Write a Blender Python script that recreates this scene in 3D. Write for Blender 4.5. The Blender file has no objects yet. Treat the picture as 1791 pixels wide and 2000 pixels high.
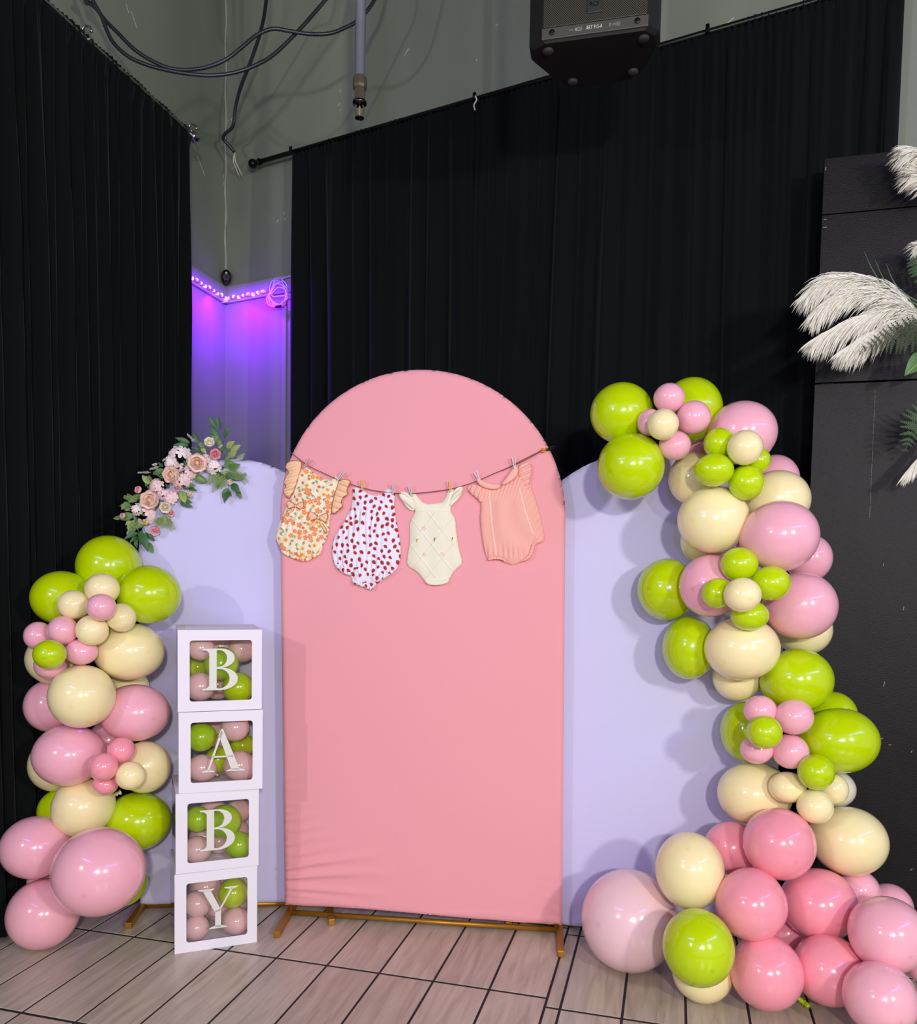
import bpy, bmesh, math, random
import numpy as np
from mathutils import Vector, Matrix

random.seed(7)
rng = np.random.default_rng(7)
scene = bpy.context.scene
COL = scene.collection

# ------------------------------------------------------------------ camera
FPX, CXP, CYP, PITCH, ROLL, CAMH = 1620.0, 895.5, 1208.5, .0592, .0184, 1.42
W_IMG, H_IMG = 1791.0, 2000.0
_cp, _sp, _cr, _sr = math.cos(PITCH), math.sin(PITCH), math.cos(ROLL), math.sin(ROLL)
_r0, _d0 = np.array([1., 0, 0]), np.array([0, -_sp, -_cp])
CR = _cr*_r0 - _sr*_d0            # image right
CD = _sr*_r0 + _cr*_d0            # image down
CF = np.array([0, _cp, -_sp])     # forward
CO = np.array([0, 0, CAMH])
cam_d = bpy.data.cameras.new('camera')
cam = bpy.data.objects.new('camera', cam_d)
COL.objects.link(cam)
cam_d.sensor_fit = 'HORIZONTAL'
cam_d.sensor_width = 36.0
cam_d.lens = FPX/W_IMG*36.0
cam_d.shift_y = (CYP - H_IMG/2)/W_IMG
cam_d.clip_start = .05
cam.matrix_world = Matrix(((CR[0], -CD[0], -CF[0], 0), (CR[1], -CD[1], -CF[1], 0),
                           (CR[2], -CD[2], -CF[2], CAMH), (0, 0, 0, 1)))
scene.camera = cam

# ------------------------------------------------------------------ world, lights, exposure
world = bpy.data.worlds.new('room_ambience')
scene.world = world
world.use_nodes = True
_bg = world.node_tree.nodes['Background']
_bg.inputs[0].default_value = (.93, .93, .86, 1)
_bg.inputs[1].default_value = .46
scene.view_settings.view_transform = 'Standard'
scene.view_settings.look = 'None'
scene.view_settings.gamma = 1.0
scene.view_settings.use_curve_mapping = False
scene.view_settings.exposure = 0.36

def lamp(name, loc, target, power, color, size, shape='DISK', size_y=None, spread=math.pi):
    d = bpy.data.lights.new(name, 'AREA')
    d.energy = power; d.color = color; d.shape = shape; d.size = size; d.spread = spread
    if size_y: d.size_y = size_y
    o = bpy.data.objects.new(name, d); COL.objects.link(o)
    o.location = loc
    o.rotation_euler = (Vector(target) - Vector(loc)).to_track_quat('-Z', 'Y').to_euler()
    return o
lamp('room_lamp', (.45, -1.9, 2.15), (0, 3.2, 1.1), 70, (1, .93, .80), .20)
lamp('room_lamp', (-3.0, -1.1, 2.6), (-.2, 3.2, 1.1), 56, (1, .96, .88), .20)
lamp('room_lamp', (2.4, -1.8, 2.35), (.4, 3.2, 1.1), 66, (1, .95, .84), .30)
lamp('party_lamp', (-.25, -1.9, 2.0), (.2, 3.2, 1.0), 16, (.32, .22, 1), .12)
lamp('led_strip_lamp', (2.9, .2, 3.05), (.6, 3.2, .8), 24, (.30, .24, 1), 3.2, 'RECTANGLE', .05)
lamp('led_strip_lamp', (-2.3, .6, 3.05), (-.6, 3.3, 1.2), 19, (.30, .24, 1), 2.4, 'RECTANGLE', .05)

# ------------------------------------------------------------------ helpers
def ray(x, y): return CR*(x-CXP)/FPX + CD*(y-CYP)/FPX + CF
def ground(x, y, z=0.0):
    r = ray(x, y); return CO + r*((z-CAMH)/r[2])
def atY(x, y, Y):
    r = ray(x, y); return CO + r*(Y/r[1])
def on_plane(x, y, P, n):
    r = ray(x, y); return CO + r*(((P-CO)@n)/(r@n))
def nrm(v):
    v = np.asarray(v, float); return v/np.linalg.norm(v)

def lin(c):
    return tuple(((v/255)/12.92 if v/255 <= .04045 else ((v/255+.055)/1.055)**2.4) for v in c)

MATS = {}
def mat(name, rgb, rough=.6, metal=0.0, coat=0.0, spec=.5, noise=None, bump=None, sheen=0, trans=0, emit=None, sss=0, alpha=None):
    """procedural principled material; noise=(scale, amount[, stretch]) tints, bump=(scale, strength)"""
    if name in MATS: return MATS[name]
    m = bpy.data.materials.new(name); m.use_nodes = True
    nt = m.node_tree; b = nt.nodes['Principled BSDF']
    c = lin(rgb)
    b.inputs['Base Color'].default_value = (*c, 1)
    b.inputs['Roughness'].default_value = rough
    b.inputs['Metallic'].default_value = metal
    b.inputs['Coat Weight'].default_value = coat
    b.inputs['Coat Roughness'].default_value = .06
    b.inputs['Specular IOR Level'].default_value = spec
    if sheen:
        b.inputs['Sheen Weight'].default_value = sheen
    if trans: b.inputs['Transmission Weight'].default_value = trans
    if sss:
        b.inputs['Subsurface Weight'].default_value = sss
        b.inputs['Subsurface Radius'].default_value = (.02, .012, .008)
        b.inputs['Subsurface Scale'].default_value = 1.0
    if emit:
        b.inputs['Emission Color'].default_value = (*emit[:3], 1); b.inputs['Emission Strength'].default_value = emit[3]
    if alpha is not None: b.inputs['Alpha'].default_value = alpha
    if noise or bump:
        tc = nt.nodes.new('ShaderNodeTexCoord')
        mp = nt.nodes.new('ShaderNodeMapping'); nt.links.new(tc.outputs['Object'], mp.inputs[0])
    if noise:
        if len(noise) > 2: mp.inputs['Scale'].default_value = noise[2]
        nz = nt.nodes.new('ShaderNodeTexNoise'); nz.inputs['Scale'].default_value = noise[0]; nz.inputs['Detail'].default_value = 5
        nt.links.new(mp.outputs[0], nz.inputs['Vector'])
        mx = nt.nodes.new('ShaderNodeMix'); mx.data_type = 'RGBA'
        a = noise[1]
        mx.inputs[6].default_value = (*[max(0, v*(1-a)) for v in c], 1)
        mx.inputs[7].default_value = (*[min(1, v*(1+a)) for v in c], 1)
        nt.links.new(nz.outputs[0], mx.inputs[0]); nt.links.new(mx.outputs[2], b.inputs['Base Color'])
    if bump:
        nz2 = nt.nodes.new('ShaderNodeTexNoise'); nz2.inputs['Scale'].default_value = bump[0]; nz2.inputs['Detail'].default_value = 4
        nt.links.new(mp.outputs[0], nz2.inputs['Vector'])
        bp = nt.nodes.new('ShaderNodeBump'); bp.inputs['Strength'].default_value = bump[1]; bp.inputs['Distance'].default_value = .002
        nt.links.new(nz2.outputs[0], bp.inputs['Height']); nt.links.new(bp.outputs[0], b.inputs['Normal'])
    MATS[name] = m
    return m

def attr_mat(name, rough=.85, attr='Col', sheen=.1):
    """cloth whose printed colours come from the mesh colour attribute"""
    if name in MATS: return MATS[name]
    m = bpy.data.materials.new(name); m.use_nodes = True
    nt = m.node_tree; b = nt.nodes['Principled BSDF']
    a = nt.nodes.new('ShaderNodeAttribute'); a.attribute_name = attr
    nz = nt.nodes.new('ShaderNodeTexNoise'); nz.inputs['Scale'].default_value = 900
    bp = nt.nodes.new('ShaderNodeBump'); bp.inputs['Strength'].default_value = .15; bp.inputs['Distance'].default_value = .001
    tc = nt.nodes.new('ShaderNodeTexCoord')
    nt.links.new(tc.outputs['Object'], nz.inputs['Vector']); nt.links.new(nz.outputs[0], bp.inputs['Height'])
    nt.links.new(bp.outputs[0], b.inputs['Normal'])
    nt.links.new(a.outputs['Color'], b.inputs['Base Color'])
    b.inputs['Roughness'].default_value = rough; b.inputs['Sheen Weight'].default_value = sheen
    b.inputs['Specular IOR Level'].default_value = .25
    MATS[name] = m
    return m

WLOC = {}                                    # world location of every object made
def tag(o, label=None, cat=None, group=None, kind=None):
    if label: o['label'] = label
    if cat: o['category'] = cat
    if group: o['group'] = group
    if kind: o['kind'] = kind
    return o

def empty(name, loc, label=None, cat=None, group=None):
    o = bpy.data.objects.new(name, None); COL.objects.link(o)
    o.empty_display_size = .05
    o.location = tuple(loc); WLOC[o.name] = np.array(loc, float)
    return tag(o, label, cat, group)

def make_mesh(name, V, F, m, smooth=True, colors=None):
    me = bpy.data.meshes.new(name)
    me.from_pydata([tuple(v) for v in V], [], [tuple(f) for f in F])
    me.update()
    if smooth: me.polygons.foreach_set('use_smooth', [True]*len(me.polygons))
    if m: me.materials.append(m)
    if colors is not None:
        ca = me.color_attributes.new('Col', 'FLOAT_COLOR', 'POINT')
        cc = np.ones((len(V), 4), np.float32); cc[:, :3] = colors
        ca.data.foreach_set('color', cc.ravel())
    return me

def obj(name, VF, m, parent=None, origin=None, smooth=True, colors=None):
    """link one mesh; vertices are given in world space"""
    V, F = VF
    V = np.asarray(V, float).reshape(-1, 3)
    if parent is not None: org = WLOC[parent.name]
    elif origin is not None: org = np.array(origin, float)
    else: org = np.array([V[:, 0].mean(), V[:, 1].mean(), V[:, 2].min()])
    me = make_mesh(name, V-org, F, m, smooth, colors)
    o = bpy.data.objects.new(name, me); COL.objects.link(o)
    if parent is not None: o.parent = parent
    else: o.location = tuple(org)
    WLOC[o.name] = org
    return o

def inst(name, me, parent, M):
    """object sharing mesh data; M is its world matrix, parent has no rotation"""
    o = bpy.data.objects.new(name, me); COL.objects.link(o)
    if parent is not None:
        o.parent = parent
        o.matrix_basis = Matrix.Translation(-Vector(WLOC[parent.name])) @ M
    else: o.matrix_basis = M
    WLOC[o.name] = np.array(M.translation)
    return o

def join(*parts):
    V, F, n = [], [], 0
    for v, f in parts:
        v = np.asarray(v, float).reshape(-1, 3)
        V.append(v); F += [tuple(i+n for i in q) for q in f]; n += len(v)
    return np.vstack(V), F

def box_vf(o, ex, ey, ez, b=0.0):
    """box with corner o and edge vectors; optional small bevel by inset of the corner points"""
    o, ex, ey, ez = [np.asarray(a, float) for a in (o, ex, ey, ez)]
    if b <= 0:
        V = [o+ex*i+ey*j+ez*k for k in (0, 1) for j in (0, 1) for i in (0, 1)]
        return np.array(V), [(0, 2, 3, 1), (4, 5, 7, 6), (0, 1, 5, 4), (2, 6, 7, 3), (0, 4, 6, 2), (1, 3, 7, 5)]
    bm = bmesh.new()
    lx, ly, lz = [np.linalg.norm(a) for a in (ex, ey, ez)]
    r = bmesh.ops.create_cube(bm, size=1)
    for v in bm.verts: v.co = Vector(((v.co.x+.5)*lx, (v.co.y+.5)*ly, (v.co.z+.5)*lz))
    bmesh.ops.bevel(bm, geom=bm.edges[:], offset=b, segments=2, affect='EDGES', profile=.5)
    B = np.array([ex/lx, ey/ly, ez/lz])
    V = np.array([v.co for v in bm.verts])@B + o
    bm.verts.index_update()
    F = [[v.index for v in f.verts] for f in bm.faces]
    bm.free()
    return V, F

def smooth_pts(P, n=8, closed=False):
    """catmull-rom resample"""
    P = np.asarray(P, float)
    Q = np.vstack([P[-1:], P, P[:2]]) if closed else np.vstack([2*P[0]-P[1], P, 2*P[-1]-P[-2]])
    out = []
    m = len(Q)-3
    for i in range(m):
        a, b, c, d = Q[i:i+4]
        for k in range(n):
            t = k/n
            out.append(.5*((2*b)+(c-a)*t+(2*a-5*b+4*c-d)*t*t+(3*b-a-3*c+d)*t**3))
    if not closed: out.append(P[-1])
    return np.array(out)

def tube(P, r, n=8, caps=True, closed=False):
    P = np.asarray(P, float); m = len(P)
    rr = np.full(m, r) if np.isscalar(r) else np.asarray(r, float)
    T = np.gradient(P, axis=0)
    if closed: T = np.roll(P, -1, 0)-np.roll(P, 1, 0)
    T /= np.linalg.norm(T, axis=1)[:, None]+1e-12
    u = np.cross(T[0], [0, 0, 1.]);
    if np.linalg.norm(u) < .1: u = np.cross(T[0], [1., 0, 0])
    u = nrm(u); V = []
    for i in range(m):
        u = u-T[i]*(u@T[i]); u = nrm(u); w = np.cross(T[i], u)
        for k in range(n):
            a = 2*math.pi*k/n
            V.append(P[i]+rr[i]*(u*math.cos(a)+w*math.sin(a)))
    F = []
    for i in range(m if closed else m-1):
        j = (i+1) % m
        for k in range(n):
            l = (k+1) % n
            F.append((i*n+k, i*n+l, j*n+l, j*n+k))
    if caps and not closed:
        F.append(tuple(range(n-1, -1, -1))); F.append(tuple((m-1)*n+k for k in range(n)))
    return np.array(V), F

def lathe(C, axis, prof, n=20):
    """prof: list of (distance along axis, radius)"""
    axis = nrm(axis); u = np.cross(axis, [0, 0, 1.])
    if np.linalg.norm(u) < .1: u = np.cross(axis, [1., 0, 0])
    u = nrm(u); w = np.cross(axis, u); C = np.asarray(C, float)
    V, F = [], []
    for h, r in prof:
        for k in range(n):
            a = 2*math.pi*k/n; V.append(C+axis*h+r*(u*math.cos(a)+w*math.sin(a)))
    for i in range(len(prof)-1):
        for k in range(n):
            l = (k+1) % n; F.append((i*n+k, i*n+l, (i+1)*n+l, (i+1)*n+k))
    F.append(tuple(range(n-1, -1, -1))); F.append(tuple((len(prof)-1)*n+k for k in range(n)))
    return np.array(V), F

def sphere_vf(C, r, n=16, m=10):
    prof = [(-r*math.cos(math.pi*i/m), max(r*math.sin(math.pi*i/m), 1e-5)) for i in range(m+1)]
    return lathe(C, (0, 0, 1), prof, n)

# ------------------------------------------------------------------ directions of the place
T2, TB = .25417, 1.06912
DL, NL = np.array([math.sin(T2), math.cos(T2), 0]), np.array([math.cos(T2), -math.sin(T2), 0])     # left wall
DB, NB = np.array([math.sin(TB), -math.cos(TB), 0]), np.array([-math.cos(TB), -math.sin(TB), 0])   # back wall
CORNER = np.array([-1.412, 5.0, 0.0])
UP = np.array([0, 0, 1.])
CEIL = 5.5

# ================================================================== STRUCTURE
def wall_material():
    m = mat('wall_paint', (118, 122, 112), .55)
    nt = m.node_tree; b = nt.nodes['Principled BSDF']
    tc = nt.nodes.new('ShaderNodeTexCoord')
    n1 = nt.nodes.new('ShaderNodeTexNoise'); n1.inputs['Scale'].default_value = 1.6; n1.inputs['Detail'].default_value = 6
    mp = nt.nodes.new('ShaderNodeMapping'); mp.inputs['Scale'].default_value = (1, 1, .35)
    nt.links.new(tc.outputs['Object'], mp.inputs[0]); nt.links.new(mp.outputs[0], n1.inputs['Vector'])
    rp = nt.nodes.new('ShaderNodeValToRGB')
    rp.color_ramp.elements[0].position = .3; rp.color_ramp.elements[0].color = (*lin((124, 133, 118)), 1)
    rp.color_ramp.elements[1].position = .72; rp.color_ramp.elements[1].color = (*lin((146, 155, 139)), 1)
    nt.links.new(n1.outputs[0], rp.inputs[0]); nt.links.new(rp.outputs[0], b.inputs['Base Color'])
    n2 = nt.nodes.new('ShaderNodeTexNoise'); n2.inputs['Scale'].default_value = 6; n2.inputs['Detail'].default_value = 3
    bp = nt.nodes.new('ShaderNodeBump'); bp.inputs['Strength'].default_value = .12; bp.inputs['Distance'].default_value = .02
    nt.links.new(tc.outputs['Object'], n2.inputs['Vector']); nt.links.new(n2.outputs[0], bp.inputs['Height'])
    nt.links.new(bp.outputs[0], b.inputs['Normal'])
    return m
M_WALL = wall_material()
tag(obj('wall_left', box_vf(CORNER - DL*8.5, DL*8.62, -NL*.12, UP*CEIL), M_WALL, smooth=False),
    'grey-green painted wall running towards the viewer on the left', 'wall', kind='structure')
tag(obj('wall_back', box_vf(CORNER, DB*6.5, -NB*.12, UP*CEIL), M_WALL, smooth=False),
    'grey-green painted wall behind the long black drapes', 'wall', kind='structure')
tag(obj('ceiling', box_vf((-5, -4, CEIL), (10, 0, 0), (0, 11, 0), (0, 0, .1)), mat('ceiling_paint', (70, 72, 70), .9), smooth=False),
    'dark ceiling high above the drapes', 'ceiling', kind='structure')
# bead of white caulk in the corner of the two walls
pts = [CORNER + (NL+NB)*.004 + UP*z + NB*.004*math.sin(z*23) for z in np.linspace(3.12, 4.95, 60)]
tag(obj('trim_3', tube(pts, [.004+.004*abs(math.sin(i*.7))*(1 if i < 22 else .3) for i in range(60)], 6), mat('caulk', (170, 172, 164), .6)),
    'thin pale caulk line in the wall corner', 'caulk', kind='structure')

# floor: grout bed with single wood-look tiles
def tile_material():
    m = mat('wood_look_tile', (170, 155, 143), .3)
    nt = m.node_tree; b = nt.nodes['Principled BSDF']
    tc = nt.nodes.new('ShaderNodeTexCoord'); oi = nt.nodes.new('ShaderNodeObjectInfo')
    ad = nt.nodes.new('ShaderNodeVectorMath'); ad.operation = 'ADD'
    ml = nt.nodes.new('ShaderNodeMath'); ml.operation = 'MULTIPLY'; ml.inputs[1].default_value = 37
    nt.links.new(oi.outputs['Random'], ml.inputs[0])
    nt.links.new(tc.outputs['Object'], ad.inputs[0]); nt.links.new(ml.outputs[0], ad.inputs[1])
    mp = nt.nodes.new('ShaderNodeMapping'); mp.inputs['Scale'].default_value = (16, 1.6, 3)
    nt.links.new(ad.outputs[0], mp.inputs[0])
    n1 = nt.nodes.new('ShaderNodeTexNoise'); n1.inputs['Scale'].default_value = 2.2; n1.inputs['Detail'].default_value = 8
    n1.inputs['Distortion'].default_value = .8
    nt.links.new(mp.outputs[0], n1.inputs['Vector'])
    rp = nt.nodes.new('ShaderNodeValToRGB')
    e = rp.color_ramp.elements
    e[0].position = .28; e[0].color = (*lin((164, 153, 136)), 1)
    e[1].position = .74; e[1].color = (*lin((200, 190, 170)), 1)
    k = e.new(.5); k.color = (*lin((184, 173, 155)), 1)
    nt.links.new(n1.outputs[0], rp.inputs[0])
    hv = nt.nodes.new('ShaderNodeHueSaturation')
    mr = nt.nodes.new('ShaderNodeMapRange'); mr.inputs[3].default_value = .9; mr.inputs[4].default_value = 1.08
    nt.links.new(oi.outputs['Random'], mr.inputs[0]); nt.links.new(mr.outputs[0], hv.inputs['Value'])
    nt.links.new(rp.outputs[0], hv.inputs['Color']); nt.links.new(hv.outputs[0], b.inputs['Base Color'])
    n2 = nt.nodes.new('ShaderNodeTexNoise'); n2.inputs['Scale'].default_value = 9; n2.inputs['Detail'].default_value = 6
    nt.links.new(mp.outputs[0], n2.inputs['Vector'])
    bp = nt.nodes.new('ShaderNodeBump'); bp.inputs['Strength'].default_value = .18; bp.inputs['Distance'].default_value = .0012
    nt.links.new(n2.outputs[0], bp.inputs['Height']); nt.links.new(bp.outputs[0], b.inputs['Normal'])
    r2 = nt.nodes.new('ShaderNodeMapRange'); r2.inputs[3].default_value = .2; r2.inputs[4].default_value = .42
    nt.links.new(n1.outputs[0], r2.inputs[0]); nt.links.new(r2.outputs[0], b.inputs['Roughness'])
    return m
M_TILE = tile_material()
floor = obj('floor', box_vf((-4.5, -4, -.06), (9.5, 0, 0), (0, 10, 0), (0, 0, .058)), mat('grout', (34, 27, 25), .9, noise=(40, .3)), smooth=False, origin=(0, 0, -.06))
tag(floor, 'wood-look tiled floor with dark grout lines', 'floor', kind='structure')
DCR = np.array([math.cos(T2), -math.sin(T2), 0])
TW, TL, GAP = .198, .565, .0085
def tile_mesh(w, l):
    b = .0008; V = []
    for z, i in ((-.002, 0), (-b, 0), (0, b)):
        V += [(-w/2+i, -l/2+i, z), (w/2-i, -l/2+i, z), (w/2-i, l/2-i, z), (-w/2+i, l/2-i, z)]
    F = [(8, 9, 10, 11)]
    for r in (0, 4):
        for k in range(4): F.append((r+k, r+(k+1) % 4, r+4+(k+1) % 4, r+4+k))
    return make_mesh('tile', V, F, M_TILE, smooth=False)
me_tile, me_strip = tile_mesh(TW-GAP, TL-.0135), tile_mesh(.05-GAP, TL-.0135)
J0 = np.array([.319, 2.686, 0])              # last joint before the seam
TROT = Matrix.Rotation(-T2, 4, 'Z')
def lay(me, a, w, l0):
    for k in range(-4, 5):
        c = J0 + DCR*(a+w/2) + DL*(l0+(k+.5)*TL)
        if c[1] < .9 or c[1] > 5.0: continue
        if (c-CORNER)@NL < -.05 or (c-CORNER)@NB < -.05: continue
        inst('tile', me, floor, Matrix.Translation(Vector(c)) @ TROT)
for i in range(1, 16): lay(me_tile, -i*TW, TW, 0)
lay(me_strip, .0, .05, -.058)
for i in range(0, 10): lay(me_tile, .05+i*TW, TW, -.058)

# chipped paint on the upper walls
M_CHIP = mat('wall_chip', (205, 206, 200), .8)
def chips(name, wall, P, d, n, L):
    out = []
    for x, y, l, a in L:
        p = on_plane(x, y, P+n*.0004, n); t = d*math.cos(a)+UP*math.sin(a); s = np.cross(n, t)
        out.append(box_vf(p, t*l/330, s*.004, n*.0008))
    obj('paint_chips', join(*out), M_CHIP, wall, smooth=False)['kind'] = 'stuff'
chips('c', bpy.data.objects['wall_back'], CORNER, DB, NB, ((790, 110, 12, .9), (796, 101, 5, .8), (663, 180, 4, .5), (661, 207, 6, .9), (664, 216, 4, 0), (541, 434, 6, .6), (556, 430, 4, 1), (555, 420, 5, 1.4), (1416, 50, 14, .5), (968, 52, 6, .4), (930, 120, 4, 1), (455, 330, 9, .7), (452, 236, 6, 1.1), (560, 315, 5, .9), (850, 340, 4, 0)))
chips('c', bpy.data.objects['wall_left'], CORNER, DL, NL, ((256, 22, 22, -.9), (246, 8, 12, -1), (385, 305, 34, -.75), (436, 350, 8, 1.5), (436, 362, 7, 1.4)))
# picture-rail boards under which the light rope hangs
M_TRIM = mat('trim_paint', (150, 150, 150), .5)
tag(obj('trim_1', box_vf(CORNER + UP*2.955 - DL*1.6, DL*1.6, NL*.02, UP*.098, .004), M_TRIM, smooth=False),
    'narrow trim board with light rope on the left wall', 'trim', kind='structure')
tag(obj('trim_2', box_vf(CORNER + UP*2.955, DB*1.3, NB*.02, UP*.098, .004), M_TRIM, smooth=False),
    'narrow trim board with light rope on the back wall', 'trim', kind='structure')
# corner guard / edge board on the back wall next to the drape
_s4 = (on_plane(551, 760, CORNER, NB)-CORNER)@DB
tag(obj('trim_4', box_vf(CORNER + DB*_s4, DB*.035, NB*.012, UP*2.93, .003), M_TRIM, smooth=False),
    'narrow vertical trim strip beside the back drape', 'trim', kind='structure')

# ================================================================== DRAPES AND RODS
def velvet():
    m = mat('black_velvet', (14, 17, 17), .9, sheen=.12, spec=.12, noise=(3.0, .35, (1, 1, .15)), bump=(260, .2))
    b = m.node_tree.nodes['Principled BSDF']
    b.inputs['Sheen Roughness'].default_value = .45
    b.inputs['Sheen Tint'].default_value = (.6, .75, .8, 1)
    return m
M_VELVET = velvet()
def curtain(name, P0, P1, n, ztop, zbot, seed, amp=.032, folds=13, head=.06):
    """pleated drape hanging from P0 to P1; n points into the room"""
    r = np.random.default_rng(seed)
    L = np.linalg.norm(P1-P0); d = (P1-P0)/L
    nc = int(L/.009); nr = 34
    s = np.linspace(0, 1, nc)
    k = folds*L
    warp = s + .010*np.sin(2*math.pi*s*L*1.3+r.uniform(0, 6)) + .006*np.sin(2*math.pi*s*L*3.1+r.uniform(0, 6))
    ph = r.uniform(0, 6, 6)
    vv = np.linspace(0, 1, nr)**1.25
    V = np.zeros((nr, nc, 3))
    loc = .55+.45*np.sin(2*math.pi*s*L*.55+ph[4])*np.sin(2*math.pi*s*L*.9+ph[5])
    for i, v in enumerate(vv):
        z = ztop+(zbot-ztop)*v
        h = ztop-z
        drift = .018*h*np.sin(2*math.pi*s*L*.4+ph[0])/L
        w = warp+drift
        g = np.clip(h/.9, 0, 1)
        a = np.sin(2*math.pi*w*k+ph[1]); a = np.sign(a)*np.abs(a)**.7
        f = amp*loc*(.45+.55*g)*a + amp*.5*np.sin(2*math.pi*w*k*.47+ph[2])*g + amp*.22*np.sin(2*math.pi*w*k*2.3+ph[3])*(1-.5*g)
        if h < head*1.6:
            q = h/(head*1.6)
            f = f*q + (1-q)*(.010*np.sin(2*math.pi*s*L*38+ph[3])+.004*np.sin(2*math.pi*s*L*71))
            if h < head: f = f + .014*math.sin(math.pi*h/head)
        zz = z + (.0025*np.sin(2*math.pi*s*L*38+ph[2])+.004*np.sin(2*math.pi*s*L*5) if i == 0 else 0)
        V[i] = P0 + d*(s[:, None]*L) + n*f[:, None]
        V[i, :, 2] = zz
    F = [(i*nc+j, i*nc+j+1, (i+1)*nc+j+1, (i+1)*nc+j) for i in range(nr-1) for j in range(nc-1)]
    return V.reshape(-1, 3), F
# left wall: plane measured where the drape meets the floor
LC = ground(0, 1830)
ZL, ZB, OFFB = 3.60, 3.675, .085
sR = (on_plane(371, 260, LC, NL)-LC)@DL
def lpt(s): return LC+DL*s
tag(obj('drape', curtain('d', lpt(.42), lpt(sR), NL, ZL, .012, 3), M_VELVET, smooth=True),
    'black velvet drape on the left wall ending beside the purple-lit corner', 'curtain', 'black velvet drapes')
tag(obj('drape', curtain('d', lpt(-.62), lpt(.43), NL, ZL, .012, 5), M_VELVET, smooth=True),
    'black velvet drape at the left edge of the photo behind the left balloons', 'curtain', 'black velvet drapes')
BP = CORNER+NB*OFFB
def bpt(px, py): return BP + DB*((on_plane(px, py, BP, NB)-BP)@DB)
def bflat(px, py):
    p = bpt(px, py).copy(); p[2] = 0; return p
cuts = [bflat(572, 420), bflat(930, 300), bflat(1352, 150), bflat(1748, 150)]
dl = ['black velvet drape beside the purple-lit corner, behind the pink arch',
      'middle black velvet drape under the loudspeaker',
      'black velvet drape nearest the black board on the right']
for i in range(3):
    tag(obj('drape', curtain('d', cuts[i], cuts[i+1]+DB*.02, NB, ZB, .012, 11+i, folds=(8, 9, 12)[i], amp=(.026, .028, .034)[i]), M_VELVET, smooth=True),
        dl[i], 'curtain', 'black velvet drapes')

M_CHROME = mat('chrome', (200, 200, 196), .22, 1.0)
M_BLACKM = mat('black_metal', (16, 16, 17), .35, .4)
# left rod with bright end knob and twisted bracket
rod = empty('curtain_rod', lpt(sR), 'bright metal curtain rod with a knob end on the left wall', 'curtain rod')
zr = ZL-.02
obj('rod', tube([lpt(-.6)+UP*zr, lpt(sR+.012)+UP*zr], .011, 12), M_CHROME, rod)
obj('end_knob', lathe(lpt(sR+.01)+UP*zr, DL, [(0, .012), (.004, .02), (.012, .022), (.016, .016), (.02, .016), (.03, .026), (.045, .024), (.054, .008)], 16), M_CHROME, rod)
for s, sc in ((sR+.02, 1.0), (.52, .8)):
    b0 = lpt(s)+UP*(zr+.02)
    w0 = b0-NL*.18
    pp = smooth_pts([b0, b0-NL*.05+UP*.03, b0-NL*.10+UP*.0, b0-NL*.14-UP*.02, b0-NL*.17+UP*.02, w0+UP*.03], 6)
    obj('bracket', join(tube(pp, .006*sc, 8), tube([b0+NL*(.03*math.cos(a))*.8+UP*(.03*math.sin(a)+.005) for a in np.linspace(0, 5.5, 18)], .006*sc, 8),
                        lathe(w0+UP*.03, NL, [(-.012, .03), (.004, .028), (.008, .01)], 14)), M_CHROME, rod)
# back rod: black with a ball finial
rb0 = on_plane(500, 318, BP, NB)
zr = rb0[2]
rodb = empty('curtain_rod', rb0, 'black metal curtain rod with a ball finial on the back wall', 'curtain rod')
r1 = BP+DB*((rb0-BP)@DB); r1 = np.array([r1[0], r1[1], zr])
obj('rod', tube([r1, r1+DB*3.7], .0125, 12), M_BLACKM, rodb)
obj('finial', join(lathe(r1, -DB, [(-.03, .0125), (-.028, .019), (-.02, .019), (-.016, .013), (-.004, .013), (0, .016), (.004, .013)], 14),
                   sphere_vf(r1-DB*.024, .026)), M_BLACKM, rodb)
for px, py in ((572, 296), (1384, 60), (930, 196)):
    p = on_plane(px, py, BP, NB); p[2] = zr
    obj('bracket', join(box_vf(p-NB*.085-DB*.008-UP*.012, NB*.1, DB*.016, UP*.012, .002),
                        box_vf(p+NB*.012-DB*.008-UP*.012, NB*.012, DB*.016, UP*.034, .003)), M_BLACKM, rodb)
# white tag where two drapes meet
tp = on_plane(928, 196, BP+NB*.04, NB)
tag(obj('hook_tag', tube(smooth_pts([tp+UP*.02, tp+DB*.008+UP*.0, tp-DB*.006-UP*.02, tp-UP*.045], 5), .004, 6), mat('white_plastic', (220, 220, 215), .5)),
    'tiny white hook on the back rod where two drapes meet', 'hook')

# ================================================================== LIGHT ROPE, CAMERA, WIRES
M_ROPE = mat('clear_rope', (210, 150, 230), .25, trans=.3)
M_LED = mat('led_glow', (255, 190, 255), .4, emit=(1.0, .55, .95, 1.3))
zrope = 2.975
corner_r = CORNER+(NL*.035+NB*.035)/(1+NL@NB)
ropeL = [corner_r-DL*s for s in (1.3, .6, .02)]
ropeR = [corner_r+DB*s for s in (.02, .30)]
rp = np.array([np.append(p[:2], zrope) for p in ropeL+ropeR])
rope = empty('light_rope', rp[2], 'glowing pink-purple light rope along the trim in the wall corner', 'light rope')
obj('rope', tube(rp, .008, 8), M_ROPE, rope)
_sl = sphere_vf((0, 0, 0), .011, 10, 6)
me_led = make_mesh('led', _sl[0], _sl[1], M_LED)
acc = [corner_r-DL*s for s in np.arange(.015, .75, .043)]+[corner_r+DB*s for s in np.arange(.02, .31, .037)]
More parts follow.
